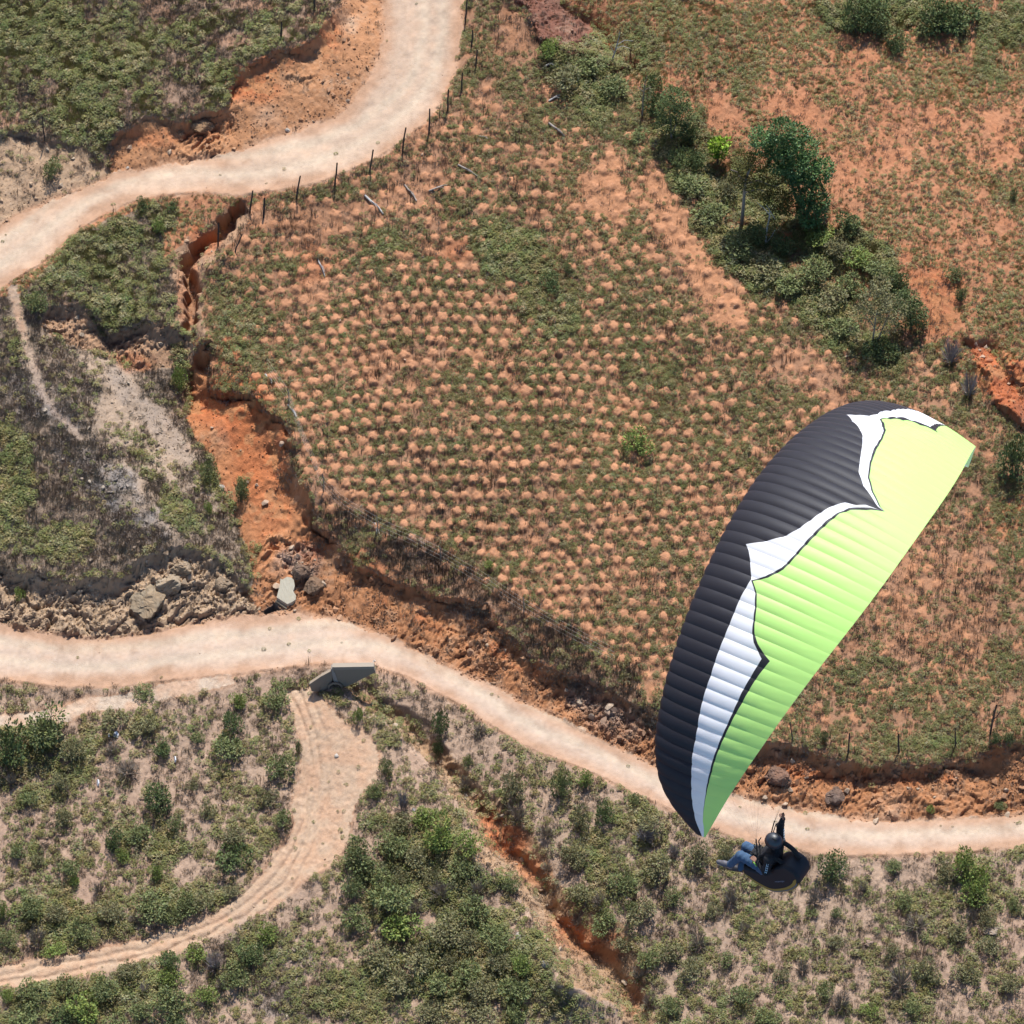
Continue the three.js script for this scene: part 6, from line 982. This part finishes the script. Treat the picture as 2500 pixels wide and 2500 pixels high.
{
  const black = new THREE.MeshPhysicalMaterial({ color: new THREE.Color().setRGB(0.0045, 0.004, 0.007), roughness: 0.75, sheen: 0.05, sheenColor: new THREE.Color(0.2, 0.18, 0.35), bumpMap: weave, bumpScale: 0.001 }), ochre = new THREE.MeshStandardMaterial({ color: new THREE.Color().setRGB(0.3, 0.17, 0.03), roughness: 0.8 }), greyM = new THREE.MeshStandardMaterial({ color: new THREE.Color().setRGB(0.13, 0.13, 0.16), roughness: 0.8 }), web = new THREE.MeshStandardMaterial({ color: new THREE.Color().setRGB(0.006, 0.006, 0.007), roughness: 0.9 });
  const basis = new THREE.Matrix4().makeBasis(V(0, 0, 1), V(0, 1, 0), V(-1, 0, 0));
  const prof = [[0.3, -0.13], [0.28, -0.24], [0.08, -0.335], [-0.2, -0.36], [-0.45, -0.2], [-0.6, -0.03], [-0.665, 0.11], [-0.66, 0.24], [-0.58, 0.34], [-0.46, 0.37], [-0.37, 0.3], [-0.28, 0.22], [-0.2, 0.05], [-0.02, -0.08]];
  const curve = new THREE.SplineCurve([...prof, prof[0]].map(([a, b]) => new THREE.Vector2(a, b))), sh = new THREE.Shape(curve.getPoints(90));
  const body = new THREE.ExtrudeGeometry(sh, { depth: 0.28, bevelEnabled: true, bevelThickness: 0.07, bevelSize: 0.05, bevelSegments: 6, curveSegments: 4 }); body.translate(0, 0, -0.14); body.applyMatrix4(basis); addMesh('seat_shell', body, black, harness);
  const stripe = (t0, t1, w0, w1, off, m, side) => { const pos = [], idx = [], n = 60; for (let i = 0; i <= n; i++) { const t = lerp(t0, t1, i / n), p = curve.getPointAt(t), d = curve.getTangentAt(t), w = lerp(w0, w1, i / n) * Math.min(1, i / 4, (n - i) / 4 + 0.3); pos.push(side * 0.2135, p.y + d.x * off, p.x - d.y * off, side * 0.2135, p.y + d.x * (off + w), p.x - d.y * (off + w)); if (i < n) idx.push(2 * i, 2 * i + 1, 2 * i + 3, 2 * i, 2 * i + 3, 2 * i + 2); } const g = new THREE.BufferGeometry(); g.setAttribute('position', new THREE.Float32BufferAttribute(pos, 3)); g.setIndex(idx); g.computeVertexNormals(); return addMesh(m === ochre ? 'stripe' : 'piping', g, m, harness); };
  for (const side of [-1, 1]) { stripe(0.03, 0.53, -0.03, -0.06, 0.0, ochre, side); stripe(0.2, 0.5, 0.012, 0.02, 0.004, greyM, side); }
  const tube = (name, pts, r, m, flat = 1, par = harness) => { const g = new THREE.TubeGeometry(new THREE.CatmullRomCurve3(pts.map((p) => V(...p))), 40, r, 10); const o = addMesh(name, g, m, par); return o; };
  tube('shoulder_strap', [[-0.13, 0.3, 0.06], [-0.15, 0.52, -0.12], [-0.14, 0.54, -0.3], [-0.11, 0.5, -0.47], [-0.06, 0.44, -0.6]], 0.04, web);
  tube('shoulder_strap', [[0.13, 0.3, 0.06], [0.15, 0.5, -0.12], [0.13, 0.42, -0.3], [0.09, 0.32, -0.42]], 0.035, web);
  tube('chest_strap', [[-0.18, 0.24, 0.08], [0, 0.26, 0.1], [0.18, 0.24, 0.08]], 0.02, web);
  for (const side of [-1, 1]) {
    tube('riser', [[side * 0.22, 0.22, 0.06], [side * 0.25, 0.55, 0.04], [side * 0.24, 0.88, side < 0 ? -0.02 : 0.06]], 0.011, web);
    tube('riser', [[side * 0.2, 0.22, 0.04], [side * 0.22, 0.55, 0.0], [side * 0.22, 0.86, side < 0 ? -0.06 : 0.02]], 0.008, web);
    const cb = addMesh('carabiner', new THREE.TorusGeometry(0.03, 0.007, 6, 16), greyM, harness); cb.position.set(side * 0.21, 0.22, 0.06); cb.scale.y = 1.6;
  }
  tube('brake_handle', [[-0.24, 1.2, -0.19], [-0.262, 1.12, -0.15], [-0.285, 1.06, -0.14], [-0.262, 1.1, -0.19], [-0.24, 1.2, -0.19]], 0.009, web);
  const tog = addMesh('brake_handle', new THREE.TorusGeometry(0.045, 0.012, 6, 16), new THREE.MeshStandardMaterial({ color: new THREE.Color().setRGB(0.16, 0.4, 0.04), roughness: 0.6 }), harness); tog.position.set(0.225, 0.185, 0.1); tog.rotation.set(0.6, 0.9, 0);
  const deck = addMesh('flight_deck', new THREE.BoxGeometry(0.2, 0.03, 0.15, 2, 1, 2), web, harness); deck.position.set(-0.02, 0.2, 0.2); deck.rotation.x = 0.35;
  for (let k = 0; k < 3; k++) tube('line_end', [[-0.12 + 0.1 * k, 0.2, 0.16], [-0.13 + 0.12 * k, 0.3, 0.22 + 0.02 * k], [-0.17 + 0.14 * k, 0.38 - 0.05 * k, 0.2 + 0.05 * k]], 0.009, web);
  for (const side of [-1, 1]) { const pts = []; for (let i = 0; i <= 40; i++) { const t = lerp(0.02, 0.5, i / 40), p = curve.getPointAt(t), d = curve.getTangentAt(t); pts.push(V(side * 0.185, p.y - d.x * -0.034, p.x + d.y * -0.034)); } addMesh('stripe', new THREE.TubeGeometry(new THREE.CatmullRomCurve3(pts), 60, 0.017, 6), ochre, harness); }
  // pale lettering on the flank, too small to read
  const marks = []; for (let k = 0; k < 7; k++) { const b = new THREE.BoxGeometry(0.004, 0.022 + 0.008 * (k % 3), 0.016); b.translate(0.213, -0.075 + 0.018 * k, -0.28 - 0.026 * k); marks.push(b); } addMesh('flank_lettering', mergeGeometries(marks), greyM, harness);
}
//@@REST
renderer.render(scene, camera);
